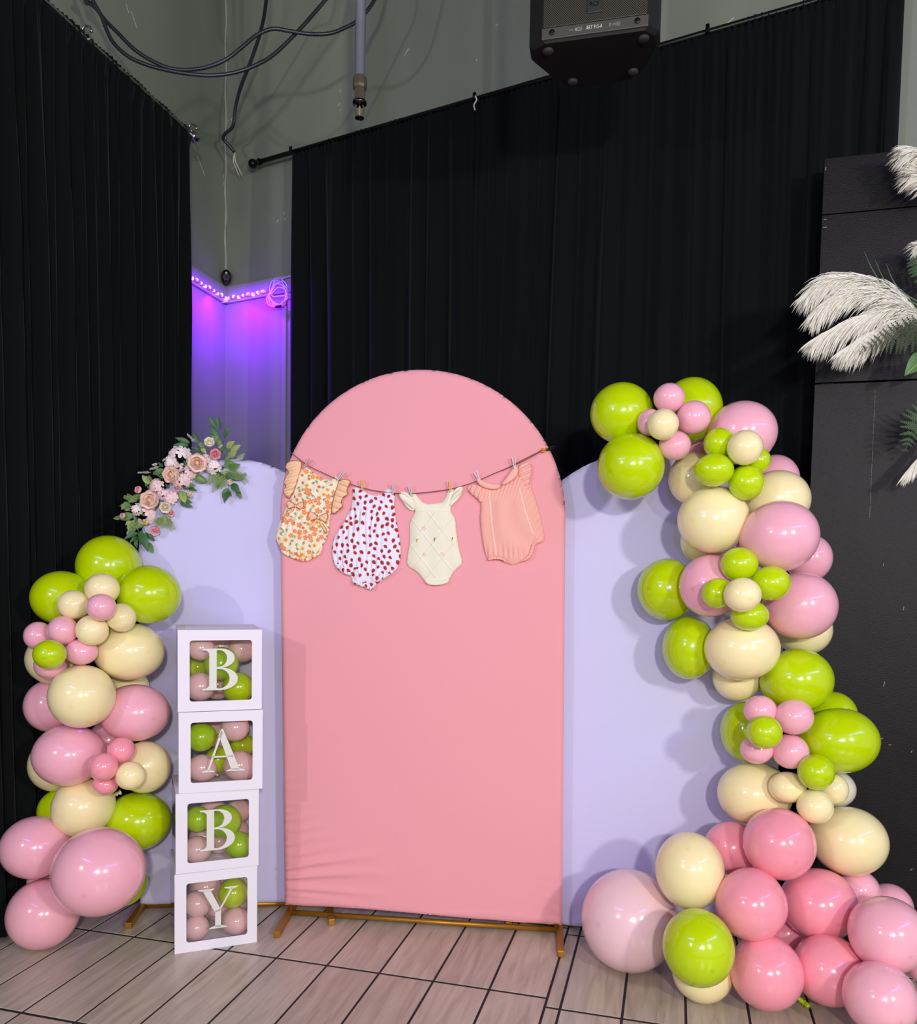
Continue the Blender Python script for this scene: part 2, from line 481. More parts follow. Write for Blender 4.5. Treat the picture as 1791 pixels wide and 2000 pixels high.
for i, p in enumerate(acc):
    j = .004*math.sin(i*2.1)
    inst('led', me_led, rope, Matrix.Translation(Vector((p[0], p[1], zrope+j))) @ Matrix.Diagonal((1, 1, .85+.15*math.sin(i*1.7), 1)))
obj('tape', box_vf(on_plane(440, 589, CORNER+NB*.03, NB)-np.array([.02, 0, .01]), DB*.05, NB*.004, UP*.022), mat('white_plastic', (220, 220, 215), .5), rope, smooth=False)
# the rope throws its light down the wall
def strip_light(name, c, along, nn, length, power):
    d = bpy.data.lights.new(name, 'AREA'); d.shape = 'RECTANGLE'; d.size = length; d.size_y = .02
    d.energy = power; d.color = (.19, .0, 1.0)
    o = bpy.data.objects.new(name, d); COL.objects.link(o); o.location = tuple(c)
    z = -nrm(np.array([0, 0, -1.])-nn*.55); x = nrm(along); y = np.cross(z, x)
    o.rotation_euler = Matrix(((x[0], y[0], z[0]), (x[1], y[1], z[1]), (x[2], y[2], z[2]))).to_euler()
strip_light('rope_light', np.append((corner_r-DL*.36+NL*.15)[:2], 2.955), DL, NL, .62, 6.3)
strip_light('rope_light', np.append((corner_r+DB*.24+NB*.15)[:2], 2.955), DB, NB, .42, 6.8)
# loose coil of wires and the rope's plug at the right end
M_WIRE = mat('pale_wire', (205, 195, 225), .4)
coil_c = on_plane(545, 572, CORNER+NB*.05, NB)
coil = empty('wire_coil', coil_c, 'tangle of pale wires hanging at the end of the light rope', 'wires')
for k in range(5):
    r = np.random.default_rng(50+k)
    a = np.linspace(0, 2*math.pi*(1.0+.2*k), 40)
    rx, rz = .05+.012*k*.6, .045+.01*((k*3) % 4)
    P = np.array([coil_c + DB*(rx*math.cos(t)+.006*math.sin(5*t+k)) + UP*(rz*math.sin(t)+.008*math.sin(3*t+k)-.012*k+.02) + NB*(.004*k+.006*math.sin(2*t)) for t in a])
    obj('wire', tube(P, .0035, 6), M_WIRE, coil)
P = smooth_pts([on_plane(x, y, CORNER+NB*.04, NB) for x, y in ((528, 580), (527, 560), (533, 548), (548, 545), (560, 541), (575, 538))], 5)
obj('wire', tube(P, .004, 6), M_WIRE, coil)
P = smooth_pts([on_plane(x, y, CORNER+NB*.05, NB) for x, y in ((526, 588), (534, 599), (546, 601), (556, 598), (562, 585))], 5)
obj('wire', tube(P, .003, 6), mat('red_wire', (170, 30, 60), .4), coil)
q = on_plane(545, 599, CORNER+NB*.06, NB)
obj('connector', box_vf(q-DB*.02-UP*.006, DB*.04, NB*.014, UP*.012, .003), M_BLACKM, coil)

# small black camera in the corner
sc_ = on_plane(442, 541, CORNER+(NL+NB)*.05, nrm(NL+NB))
fw = nrm(CO-sc_)
scam = empty('security_camera', sc_, 'small black oval security camera in the wall corner above the light rope', 'camera')
M_GLOSSB = mat('gloss_black', (10, 10, 12), .2, coat=.4)
sd = nrm(np.cross(fw, UP)); su = np.cross(sd, fw)
V, F = sphere_vf((0, 0, 0), 1, 20, 14)
obj('body', (sc_ + V[:, :1]*sd*.030 + V[:, 1:2]*fw*.022 + V[:, 2:3]*su*.041, F), M_GLOSSB, scam)
obj('lens_ring', lathe(sc_+fw*.018-su*.002, fw, [(0, .017), (.006, .017), (.007, .013), (.004, .011)], 18), mat('dark_grey', (60, 60, 64), .4), scam)
obj('lens', lathe(sc_+fw*.021-su*.002, fw, [(0, .010), (.003, .008), (.005, .002)], 16), mat('lens_glass', (30, 32, 40), .08, coat=1), scam)
obj('sensor', lathe(sc_+fw*.015+su*.022, fw, [(0, .007), (.004, .006), (.006, .001)], 12), mat('white_plastic', (220, 220, 215), .5), scam)
obj('mount', tube([sc_-fw*.015, sc_-fw*.05-UP*.0, np.append(CORNER[:2], sc_[2])], .008, 8), M_GLOSSB, scam)

# flexible armoured conduits looping under the ceiling
M_COND = mat('conduit_steel', (70, 73, 78), .4, .7)
def conduit_mesh(P, r):
    P = smooth_pts(P, 10)
    seg = np.linalg.norm(np.diff(P, axis=0), axis=1); t = np.append(0, np.cumsum(seg)); n = int(t[-1]/.0075)
    tt = np.linspace(0, t[-1], n); Q = np.stack([np.interp(tt, t, P[:, k]) for k in range(3)], 1)
    return tube(Q, [r*(1.0 if i % 2 else .82) for i in range(n)], 8)
c1 = [(320, -30), (335, 0), (375, 35), (410, 80), (460, 130), (520, 190), (580, 230), (650, 262), (720, 272), (800, 262), (880, 230), (950, 175), (1000, 135), (1060, 112), (1120, 120), (1200, 132), (1280, 130), (1340, 108), (1390, 80), (1440, 25), (1470, -30)]
c2 = [(345, -30), (360, 0), (395, 65), (410, 105), (440, 165), (500, 220), (580, 255), (660, 275), (740, 288), (830, 293), (920, 280), (1000, 250), (1060, 215), (1130, 150), (1200, 75), (1290, -30)]
c3 = [(1040, -30), (1035, 0), (1025, 70), (1005, 150), (970, 250), (935, 340), (915, 420), (905, 490), (875, 520), (868, 540), (890, 565), (912, 592)]
def cpts(c, Ys): return [atY(x/1.99, y/1.99, Y) for (x, y), Y in zip(c, np.interp(np.linspace(0, 1, len(c)), np.linspace(0, 1, len(Ys)), Ys))]
def to_ceiling(P, first=True, last=True):
    P = list(P)
    def ext(a, b):
        d = nrm(a-b); q = a+d*.10; w = q+d*.05+UP*.10
        return [q, w, np.append(w[:2], w[2]+.25), np.append(w[:2], CEIL-.002)]
    if first: P = ext(P[0], P[1])[::-1] + P
    if last: P = P + ext(P[-1], P[-2])
    return P
tag(obj('conduit', conduit_mesh(to_ceiling(cpts(c1, (3.66, 3.70, 3.85))), .009), M_COND),
    'grey armoured cable looping under the ceiling and passing behind the sprinkler pipe', 'cable', 'armoured cables under the ceiling')
tag(obj('conduit', conduit_mesh(to_ceiling(cpts(c2, (3.63, 3.66, 3.82))), .009), M_COND),
    'grey armoured cable hanging in the lowest wide loop under the ceiling', 'cable', 'armoured cables under the ceiling')
c3o = empty('conduit', atY(456, 295, 4.8), 'dark cable dropping down into the wall corner with a kinked end', 'cable', 'armoured cables under the ceiling')
P3 = cpts(c3, (4.2, 4.4, 4.62, 4.72, 4.78))
obj('cable', conduit_mesh(to_ceiling(P3, True, False), .010), M_COND, c3o)
for k in range(2):
    obj('bare_wire', tube(smooth_pts([P3[-1], P3[-1]-UP*.05+NL*.006*(k*2-1), P3[-1]-UP*.10+NL*.02*(k-.3)+DL*.06], 6), .003, 5), mat('white_plastic', (220, 220, 215), .5), c3o)
M_CONN = mat('steel_connector', (190, 190, 184), .25, 1.0)
pc = cpts(c1, (3.66, 3.7, 3.85))[1]
tag(obj('cable_clamp', join(*[lathe(pc+UP*(.0), (P3[0]-P3[1]), [(a, .014), (a+.006, .016), (a+.012, .014)], 10) for a in np.arange(-.02, .06, .014)]), M_CONN),
    'bright metal cable connector at the top left above the drapes', 'connector')

# ================================================================== SPRINKLER
YP = 3.3
sp_top = atY(705, -60, YP); sp0 = atY(703, 152, YP)
spr = empty('sprinkler', sp0, 'grey sprinkler pipe with a brass head hanging from the ceiling', 'sprinkler')
M_BRASS = mat('old_brass', (112, 106, 84), .38, .6)
obj('pipe', tube([np.array([sp0[0], sp0[1], CEIL-.003]), sp0], .0195, 18), mat('grey_pipe', (112, 118, 126), .5, noise=(8, .12)), spr)
def zz(px_y): return atY(703, px_y, YP)[2]
obj('collar', lathe(sp0, -UP, [(-.006, .02), (0, .027), (.03, .028), (.042, .026), (.046, .02)], 8), M_BRASS, spr, smooth=False)
z1 = sp0-UP*.046
obj('hex_nut', lathe(z1, -UP, [(-.002, .022), (.038, .022), (.04, .018)], 6), M_BRASS, spr, smooth=False)
obj('seal_ring', lathe(z1-UP*.038, -UP, [(0, .022), (.004, .027), (.014, .027), (.018, .016)], 16), M_GLOSSB, spr)
z2 = z1-UP*.056
obj('frame_arm', join(*[tube(smooth_pts([z2+np.array([s*.012, 0, .004]), z2+np.array([s*.017, 0, -.018]), z2+np.array([s*.012, 0, -.036]), z2+np.array([0, 0, -.044])], 5), .003, 6) for s in (-1, 1)]), M_BRASS, spr)
obj('glass_bulb', lathe(z2-UP*.002, -UP, [(0, .002), (.004, .004), (.03, .004), (.036, .002)], 8), mat('bulb_glass', (150, 140, 110), .1), spr)
V, F = [], []
n = 14
cz = z2-UP*.046
for k in range(n):
    a0, a1 = 2*math.pi*k/n, 2*math.pi*(k+.62)/n
    b = len(V)
    for z in (0, -.003):
        for a, r in ((a0, .006), (a0, .0175), (a1, .0175), (a1, .006)):
            V.append(cz+np.array([r*math.cos(a), r*math.sin(a), z]))
    F += [(b, b+1, b+2, b+3), (b+7, b+6, b+5, b+4), (b+1, b+5, b+6, b+2), (b, b+4, b+5, b+1), (b+3, b+2, b+6, b+7)]
obj('deflector', join((V, F), lathe(cz, -UP, [(-.002, .007), (.004, .007)], 12)), mat('dark_brass', (40, 36, 28), .4, .8), spr, smooth=False)

# ================================================================== LOUDSPEAKER
SY = 2.82
sA, sB = atY(1058, 83, SY), atY(1266, 56, SY-.082)
sA[2] = sB[2] = (sA[2]+sB[2])/2
ex = nrm(sB-sA); ey = np.cross(UP, ex); W = np.linalg.norm(sB-sA)
S0 = (sA+sB)/2
def sp(x, y, z): return S0+ex*x+ey*y+UP*z
spk = empty('loudspeaker', S0+ey*.17, 'black loudspeaker with perforated grille hanging above the drapes', 'loudspeaker')
M_CAB = mat('speaker_cabinet', (15, 15, 14), .55, bump=(180, .25))
plan = [(-W/2, 0), (W/2, 0), (W/2+.032, .035), (W/2+.036, .10), (W/2-.005, .21), (W/2-.05, .262), (.06, .285), (-.06, .285), (-W/2+.05, .262), (-W/2+.005, .21), (-W/2-.05, .10), (-W/2-.046, .03)]
V, F = [], []
lv = [(0, .0, .94), (0.012, 0, 1.0), (.70, 0, 1.0), (.71, 0, .95)]
for z, _, s in lv:
    for x, y in plan: V.append(sp(x*s, .14+(y-.14)*s, z))
n = len(plan)
for i in range(3):
    for k in range(n): F.append((i*n+k, i*n+(k+1) % n, (i+1)*n+(k+1) % n, (i+1)*n+k))
F.append(tuple(range(n-1, -1, -1))); F.append(tuple(3*n+k for k in range(n)))
obj('cabinet', (V, F), M_CAB, spk, smooth=False)
def grille_mat():
    m = mat('grille', (70, 70, 60), .5, .5)
    nt = m.node_tree; b = nt.nodes['Principled BSDF']
    tc = nt.nodes.new('ShaderNodeTexCoord'); vo = nt.nodes.new('ShaderNodeTexVoronoi'); vo.voronoi_dimensions = '2D'; vo.inputs['Scale'].default_value = 190; vo.inputs['Randomness'].default_value = .0
    mp = nt.nodes.new('ShaderNodeMapping'); mp.inputs['Rotation'].default_value = (0, 0, -math.atan2(ex[1], ex[0])); sx_ = nt.nodes.new('ShaderNodeSeparateXYZ'); cb = nt.nodes.new('ShaderNodeCombineXYZ'); mp2 = nt.nodes.new('ShaderNodeMapping'); mp2.inputs['Rotation'].default_value = (0, 0, math.radians(45))
    nt.links.new(tc.outputs['Object'], mp.inputs[0]); nt.links.new(mp.outputs[0], sx_.inputs[0]); nt.links.new(sx_.outputs[0], cb.inputs[0]); nt.links.new(sx_.outputs[2], cb.inputs[1]); nt.links.new(cb.outputs[0], mp2.inputs[0])
    rp_ = nt.nodes.new('ShaderNodeValToRGB'); rp_.color_ramp.elements[0].position = .34; rp_.color_ramp.elements[0].color = (.004, .004, .004, 1)
    rp_.color_ramp.elements[1].position = .46; rp_.color_ramp.elements[1].color = (*lin((96, 94, 80)), 1)
    nt.links.new(mp2.outputs[0], vo.inputs['Vector']); nt.links.new(vo.outputs['Distance'], rp_.inputs[0]); nt.links.new(rp_.outputs[0], b.inputs['Base Color'])
    return m
obj('grille', box_vf(sp(-W/2+.004, -.006, .042), ex*(W-.008), ey*.01, UP*.63, .002), grille_mat(), spk, smooth=False)
plate = obj('label_plate', box_vf(sp(-W/2, -.005, .006), ex*W, ey*.01, UP*.035, .002), mat('plate_grey', (82, 80, 74), .45, .2), spk, smooth=False)
for x in (-W/2+.034, W/2-.034):
    c = sp(x, -.006, .024)
    obj('screw', join(lathe(c, -ey, [(0, .009), (.003, .009), (.004, .006)], 14), box_vf(c-ey*.006-ex*.005-UP*.001, ex*.01, ey*.003, UP*.002)), M_GLOSSB, plate)
def text_obj(name, s, c, h, m, parent, exx, upv, out, width=None, th=.0008):
    cu = bpy.data.curves.new(name, 'FONT'); cu.body = s; cu.align_x = 'CENTER'; cu.align_y = 'CENTER'; cu.size = 1.0; cu.extrude = 0; cu.resolution_u = 3
    t = bpy.data.objects.new(name, cu); COL.objects.link(t)
    dg = bpy.context.evaluated_depsgraph_get(); dg.update()
    me = bpy.data.meshes.new_from_object(t.evaluated_get(dg))
    V = np.array([v.co for v in me.vertices]); F = [tuple(p.vertices) for p in me.polygons]
    bpy.data.objects.remove(t); bpy.data.curves.remove(cu); bpy.data.meshes.remove(me)
    V[:, 0] -= (V[:, 0].max()+V[:, 0].min())/2; V[:, 1] -= (V[:, 1].max()+V[:, 1].min())/2
    sy = h/(V[:, 1].max()-V[:, 1].min()); sx = sy if width is None else width/(V[:, 0].max()-V[:, 0].min())
    Wd = c + V[:, :1]*sx*exx + V[:, 1:2]*sy*upv + out*th
    return obj(name, (Wd, F), m, parent, smooth=False)
M_PRINT = mat('print_white', (215, 215, 208), .6)
text_obj('lettering', 'ART 915-A', sp(.0, -.0055, .024), .0125, M_PRINT, plate, ex, UP, -ey, .052)
M_PRINT2 = mat('print_grey', (150, 150, 144), .6)
for x, w_, h_ in ((-.074, .012, .004), (-.058, .006, .009), (-.054, .003, .012), (-.047, .016, .011), (.05, .007, .010), (.064, .012, .006), (.0765, .009, .011)):
    c = sp(x, -.0058, .024)
    fr = []
    if w_ < .007: fr = [box_vf(c-ex*w_/2-UP*h_/2, ex*w_, ey*.0005, UP*h_)]
    else:
        for (a, b2, cc, dd) in ((0, 0, 1, .16), (0, .84, 1, .16), (0, 0, .14, 1), (.86, 0, .14, 1), (.3, .42, .4, .16)):
            fr.append(box_vf(c-ex*w_/2-UP*h_/2+ex*w_*a+UP*h_*b2, ex*w_*cc, ey*.0005, UP*h_*dd))
    obj('print_icon', join(*fr), M_PRINT2, plate, smooth=False)
badge = obj('badge', box_vf(sp(-.023, -.011, .066), ex*.046, ey*.006, UP*.055, .002), mat('badge_grey', (58, 62, 58), .4, .3), spk, smooth=False)
text_obj('badge_lettering', 'RCF', sp(0, -.0112, .092), .014, M_GLOSSB, badge, ex, UP, -ey, .030)
for x, y in ((-W/2+.015, .045), (W/2-.015, .045), (-W/2+.075, .235), (W/2-.055, .22)):
    obj('foot', lathe(sp(x, y, .006), -UP, [(0, .018), (.010, .018), (.014, .015), (.016, .008)], 16), mat('foot_rubber', (44, 42, 38), .7), spk)
obj('mount_pole', tube([sp(0, .17, .70), sp(0, .17, CEIL-S0[2]-.003)], .02, 12), M_BLACKM, spk)

# ================================================================== ARCH BACKDROPS
M_GOLD = mat('gold_frame', (168, 120, 36), .38, .55, noise=(30, .12))
def sdf_sheet(poly, step, inside_only=True):
    """grid of points inside a polygon, border points snapped on it -> pts(n,2), dist(n), quads"""
    poly = np.asarray(poly, float)
    A, B = poly, np.roll(poly, -1, 0)
    lo, hi = poly.min(0)-step*1.01, poly.max(0)+step*1.01
    xs = np.arange(lo[0], hi[0]+step, step); ys = np.arange(lo[1], hi[1]+step, step)
    X, Y = np.meshgrid(xs, ys); P = np.stack([X.ravel(), Y.ravel()], 1)
    best = np.full(len(P), 1e9); near = P.copy(); ins = np.zeros(len(P), bool)
    for a, b in zip(A, B):
        ab = b-a; L2 = ab@ab+1e-18
        t = np.clip(((P-a)@ab)/L2, 0, 1); q = a+t[:, None]*ab
        d = np.hypot(P[:, 0]-q[:, 0], P[:, 1]-q[:, 1])
        k = d < best; best[k] = d[k]; near[k] = q[k]
        c = ((a[1] > P[:, 1]) != (b[1] > P[:, 1]))
        with np.errstate(divide='ignore', invalid='ignore'):
            xi = (b[0]-a[0])*(P[:, 1]-a[1])/(b[1]-a[1]+1e-18)+a[0]
        ins ^= c & (P[:, 0] < xi)
    nx, ny = len(xs), len(ys)
    I = ins.reshape(ny, nx)
    cell = I[:-1, :-1] | I[1:, :-1] | I[:-1, 1:] | I[1:, 1:]
    jj, ii = np.nonzero(cell)
    q = np.stack([jj*nx+ii, jj*nx+ii+1, (jj+1)*nx+ii+1, (jj+1)*nx+ii], 1)
    used = np.unique(q); remap = -np.ones(len(P), int); remap[used] = np.arange(len(used))
    pts = np.where(ins[used, None], P[used], near[used])
    dist = np.where(ins[used], best[used], 0.0)
    # inner points closer than a third of a step go on the border too
    k = (dist > 0) & (dist < step*.3); pts[k] = near[used][k]; dist[k] = 0
    return pts, dist, remap[q]

def sheet_mesh(pts, dist, quads, place, front, back):
    """closed puffed sheet: front and back heights along the normal, joined along the border"""
    n = len(pts)
    Vf = place(pts, front); Vb = place(pts, back)
    F = [tuple(q) for q in quads]
    edge = {}
    for q in quads:
        for i in range(4):
            a, b = q[i], q[(i+1) % 4]
            if (b, a) in edge: del edge[(b, a)]
            else: edge[(a, b)] = 1
    F += [(q[3]+n, q[2]+n, q[1]+n, q[0]+n) for q in quads]
    F += [(b, a, a+n, b+n) for a, b in edge]
    return np.vstack([Vf, Vb]), F

def cloth_mat(name, rgb):
    return mat(name, rgb, .8, spec=.2, sheen=.15, bump=(420, .12))

def backdrop(name, label, P0, d, uL, uR, spring, top, bottom, m, shear=0.0, feet=None, wrinkle=None, step=.01, thick=.03, bar_z=.012):
    n = np.array([d[1], -d[0], 0]); n = n if n[1] < 0 else -n
    R = (uR-uL)/2; uc = (uR+uL)/2; ry = top-spring
    poly = [(uL, bottom(uL))]
    poly += [(u, bottom(u)) for u in np.linspace(uL, uR, 24)[1:]]
    poly += [(uR, z) for z in np.linspace(bottom(uR), spring, 12)[1:]]
    poly += [(uc+R*math.cos(a), spring+ry*math.sin(a)) for a in np.linspace(0, math.pi, 60)[1:]]
    poly += [(uL, z) for z in np.linspace(spring, bottom(uL), 12)[1:-1]]
    pts, dist, quads = sdf_sheet(poly, step)
    k = np.clip(dist/(thick*.7), 0, 1)
    round_ = np.sqrt(1-(1-k)**2)
    front = thick*.5*round_
    if wrinkle is not None: front = front + wrinkle(pts, dist)
    back = -thick*.5*round_
    root = empty(name, P0+d*uc, label, 'backdrop', 'fabric arch backdrops')
    def place(p, h):
        return P0 + d*(p[:, :1]+shear*p[:, 1:2]) + UP*p[:, 1:2] + n*h[:, None]
    obj('fabric_cover', sheet_mesh(pts, dist, quads, place, front, back), m, root)
    r = .0105
    arch = [P0+d*(uL+.024)+UP*bar_z] + [P0+d*(uL+.024+shear*spring)+UP*spring]
    arch += [P0+d*(uc+shear*z+(R-.024)*math.cos(a))+UP*z for a in np.linspace(math.pi, 0, 30) for z in [spring+(ry-.024)*math.sin(a)]]
    arch += [P0+d*(uR-.024)+UP*bar_z]
    obj('frame_tube', tube(arch, r, 10), M_GOLD, root)
    obj('base_bar', tube([P0+d*(uL+.020)+UP*bar_z, P0+d*(uR-.020)+UP*bar_z], r, 10), M_GOLD, root)
    for u, f, w_ in feet:
        f3 = np.array([f[0], f[1], 0]); a = P0+d*u
        e = nrm(f3-a); L = np.linalg.norm(f3-a); sd_ = np.cross(UP, e)
        obj('foot', join(box_vf(a-e*L*w_-sd_*.0125, e*L*(1+w_), sd_*.025, UP*.025, .002),
                         box_vf(f3-sd_*.0095+UP*.003-e*.0005, e*.001, sd_*.019, UP*.019)), M_GOLD, root, smooth=False)
    return root, n

# pink arch in front
PK0 = np.array([-.661, 3.293, 0]); PKD = nrm(np.array([1.094, -.12, 0]))
def pink_wr(p, dist):
    u, v = p[:, 0]+.022, p[:, 1]
    w = np.zeros(len(u))
    for (v0, sl, ln, a, wd) in ((.165, .16, .46, .0065, .015), (.205, .24, .42, .0066, .016), (.125, .03, .44, .005, .013), (.25, .28, .30, .0034, .015), (.30, .30, .24, .0028, .014), (.35, .26, .20, .0024, .013), (.40, .24, .16, .002, .012), (.46, .2, .13, .0016, .011), (.095, -.02, .34, .0024, .011), (.52, .2, .11, .0014, .010)):
        cc = v0+sl*u-.10*u*u
        w += 2.6*a*np.exp(-((v-cc)/(wd*(.55+.8*u/ln)))**2)*np.clip(1-u/ln, 0, 1)**.8*np.clip(u/.02, 0, 1)
    w += .004*np.sin(v*190+u*3)*np.exp(-u/.035)*np.clip((.75-v)/.5, 0, 1)*np.clip(u/.01, 0, 1)
    # pulls where the string is tied
    w += .0022*np.sin((v-1.88+(u*.4))*260)*np.exp(-((u-.02)/.06)**2-((v-1.885)/.05)**2)
    u2 = 1.118-u
    w += .003*np.sin(v*150-u2*40)*np.exp(-u2/.05)*np.clip((.28-v)/.25, 0, 1)*np.clip(u2/.012, 0, 1)
    w += .0022*np.exp(-((v-.062-.010*np.sin(u*9))/.006)**2)
    return w
pink, PKN = backdrop('arch_backdrop', 'tall pink fabric arch backdrop in the middle with baby clothes pinned across', PK0, PKD, -.022, 1.096, 1.628, 2.184,
                     lambda u: .046-.010*math.sin(math.pi*(u+.022)/1.118)*0+.006*math.sin(math.pi*2*(u+.022)/1.118)-.008*max(0, (u-.8)/.3), cloth_mat('pink_cloth', (240, 166, 173)),
                     shear=-.0178, feet=[(-.006, ground(540, 1832), .8), (1.086, ground(1095, 1870), .8)], wrinkle=pink_wr, step=.0085, bar_z=.017)
# lavender-lit white arch on the left, behind the pink one
WL0 = np.array([-1.28, 3.347, 0]); WLD = nrm(np.array([.783, .066, 0]))
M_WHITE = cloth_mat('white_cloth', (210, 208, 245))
backdrop('arch_backdrop', 'short white arch backdrop on the left with a spray of roses on it', WL0, WLD, -.012, .771, 1.46, 1.848,
         lambda u: .014+.003*math.sin(u*14), M_WHITE, feet=[(.0, ground(250, 1815), .7), (.76, ground(648, 1808), .7)],
         wrinkle=lambda p, d_: .0015*np.sin(p[:, 1]*9+p[:, 0]*22)*np.clip((.5-p[:, 1])/.5, 0, 1)+.0018*np.exp(-((p[:, 1]-.04)/.006)**2), step=.012)
WR0 = np.array([.2, 3.275, 0]); WRD = nrm(np.array([1.09, -.12, 0]))
backdrop('arch_backdrop', 'white arch backdrop on the right behind the balloon garland', WR0, WRD, -.004, 1.05, 1.364, 1.889,
         lambda u: float(np.interp(u, [0, .24, .27, .30, .33, 1.1], [.02, .006, .003, .001, .001, .001])), M_WHITE,
         feet=[(.03, WR0[:2]+WRD[:2]*.03+np.array([-.008, -.055]), 2.5), (1.03, WR0[:2]+WRD[:2]*1.03+np.array([-.02, -.16]), .7)],
         wrinkle=lambda p, d_: .003*np.sin(p[:, 1]*60-p[:, 0]*40)*np.exp(-((p[:, 0]-.28)/.07)**2)*np.clip((.2-p[:, 1])/.2, 0, 1), step=.012)

# ================================================================== BLACK BOARD ON THE RIGHT
M_BOARD = mat('black_board_paint', (14, 13, 16), .45, spec=.25, noise=(7, .3), bump=(260, .6))
BD0 = np.array([1.337, 3.200, 0]); BDD = np.array([.961, -.276, 0]); BDD = nrm(BDD); BDN = np.array([BDD[1], -BDD[0], 0]); BDN = BDN if BDN[1] < 0 else -BDN
board = empty('board_partition', BD0, 'black painted board partition at the right edge with feathery plumes in front', 'partition')
for z0, z1 in ((.0, 2.147), (2.151, 2.7722), (2.7735, 2.978)):
    obj('panel', box_vf(BD0-BDN*.02+UP*(z0+.002), BDD*1.15, BDN*(.02+(.0015 if z0 == 2.7735 else 0)), UP*(z1-z0-.0022), .0008), M_BOARD, board, smooth=False)
obj('support_batten', box_vf(BD0-BDN*.045+BDD*.02, BDD*.05, BDN*.025, UP*2.96), M_BOARD, board, smooth=False)
obj('support_batten', box_vf(BD0-BDN*.045+BDD*1.05, BDD*.05, BDN*.025, UP*2.96), M_BOARD, board, smooth=False)
# scuffs and paint chips
M_SCUFF = mat('paint_chip', (150, 150, 148), .7)
ch = []
for (x, y, l, a) in ((1726, 1105, 4, 1.5), (1765, 1192, 7, 1.5), (1726, 1341, 10, 1.4), (1780, 1470, 5, 1.2), (1718, 1442, 6, 0), (1735, 1455, 5, 0), (1778, 1700, 5, .6), (1613, 333, 6, 1.5), (1609, 430, 5, .1), (1608, 445, 6, 0)):
    p = on_plane(x, y, BD0+BDN*.0018, BDN)
    dd_ = BDD*math.cos(a)+UP*math.sin(a); pp_ = np.cross(BDN, dd_)
    ch.append(box_vf(p, dd_*l/500, pp_*.0022, BDN*.0006))
obj('paint_chips', join(*ch), M_SCUFF, board, smooth=False)['kind'] = 'stuff'
ln = [box_vf(on_plane(1709-.044*(y-758), y, BD0+BDN*.0012, BDN), BDD*.0018, UP*(-.012-.006*(i % 3)), BDN*.0006) for i, y in enumerate(range(762, 1010, 9))]
obj('chalk_line', join(*ln), mat('chalk', (110, 110, 112), .9), board, smooth=False)['kind'] = 'stuff'

# ================================================================== LETTER BOXES
M_CARD = mat('white_card', (236, 234, 242), .55, spec=.35)
M_INK = mat('letter_vinyl', (222, 224, 214), .5)
def film():
    m = mat('clear_film', (255, 255, 255), .03)
    nt = m.node_tree; nt.nodes.clear()
    out = nt.nodes.new('ShaderNodeOutputMaterial'); tr = nt.nodes.new('ShaderNodeBsdfTransparent'); gl = nt.nodes.new('ShaderNodeBsdfGlossy')
    gl.inputs['Roughness'].default_value = .06; tr.inputs[0].default_value = (.97, .97, .97, 1)
    fr = nt.nodes.new('ShaderNodeFresnel'); fr.inputs[0].default_value = 1.35; mx = nt.nodes.new('ShaderNodeMixShader')
    nt.links.new(fr.outputs[0], mx.inputs[0]); nt.links.new(tr.outputs[0], mx.inputs[1]); nt.links.new(gl.outputs[0], mx.inputs[2]); nt.links.new(mx.outputs[0], out.inputs[0])
    return m
M_FILM = film()
def arc(cx, cy, rx, ry, a0, a1, n=18):
    return [(cx+rx*math.cos(math.radians(a)), cy+ry*math.sin(math.radians(a))) for a in np.linspace(a0, a1, n)]
GLYPH = {
 'B': [[[(0, 0), (.42, 0)]+arc(.42, .27, .41, .27, -90, 90)+arc(.42, .77, .335, .23, -90, 90)+[(0, 1), (0, .968), (.11, .945), (.16, .89), (.16, .11), (.11, .055), (0, .032)],
        [(.335, .05)]+arc(.39, .275, .245, .235, -90, 90)+[(.335, .51)], [(.335, .555)]+arc(.39, .765, .185, .20, -90, 90)+[(.335, .965)]]],
 'A': [[[(.13, .03), (.175, .03), (.495, .91), (.46, .97)]], [[(.40, .86), (.46, 1.0), (.50, 1.0), (.90, .03), (.70, .03)]], [[(.26, .335), (.74, .335), (.74, .37), (.26, .37)]],
       [[(0, 0), (.30, 0), (.30, .022), (.175, .06), (.12, .06), (0, .022)]], [[(.58, 0), (1.02, 0), (1.02, .022), (.89, .06), (.70, .06), (.58, .022)]]],
 'Y': [[[(.09, .97), (.30, .97), (.58, .44), (.42, .40)]], [[(.50, .42), (.545, .42), (.90, .97), (.845, .97)]], [[(.42, .03), (.58, .03), (.58, .45), (.42, .45)]],
       [[(.26, 0), (.74, 0), (.74, .022), (.58, .07), (.42, .07), (.26, .022)]], [[(-.03, 1), (-.03, .978), (.12, .94), (.29, .94), (.40, .978), (.40, 1)]], [[(.66, 1), (.66, .978), (.84, .94), (.9, .94), (1.03, .978), (1.03, 1)]]]}
def fill2d(loops, th):
    """flat filled shape with holes -> mesh in xy with thickness th"""
    cu = bpy.data.curves.new('glyph', 'CURVE'); cu.dimensions = '2D'; cu.fill_mode = 'BOTH'; cu.extrude = th/2
    for L in loops:
        s = cu.splines.new('POLY'); s.points.add(len(L)-1); s.use_cyclic_u = True
        for p, (x, y) in zip(s.points, L): p.co = (x, y, 0, 1)
    t = bpy.data.objects.new('glyph', cu); COL.objects.link(t)
    dg = bpy.context.evaluated_depsgraph_get(); dg.update()
    me = bpy.data.meshes.new_from_object(t.evaluated_get(dg))
    V = np.array([v.co for v in me.vertices]); F = [tuple(p.vertices) for p in me.polygons]
    bpy.data.objects.remove(t); bpy.data.curves.remove(cu); bpy.data.meshes.remove(me)
    return V, F
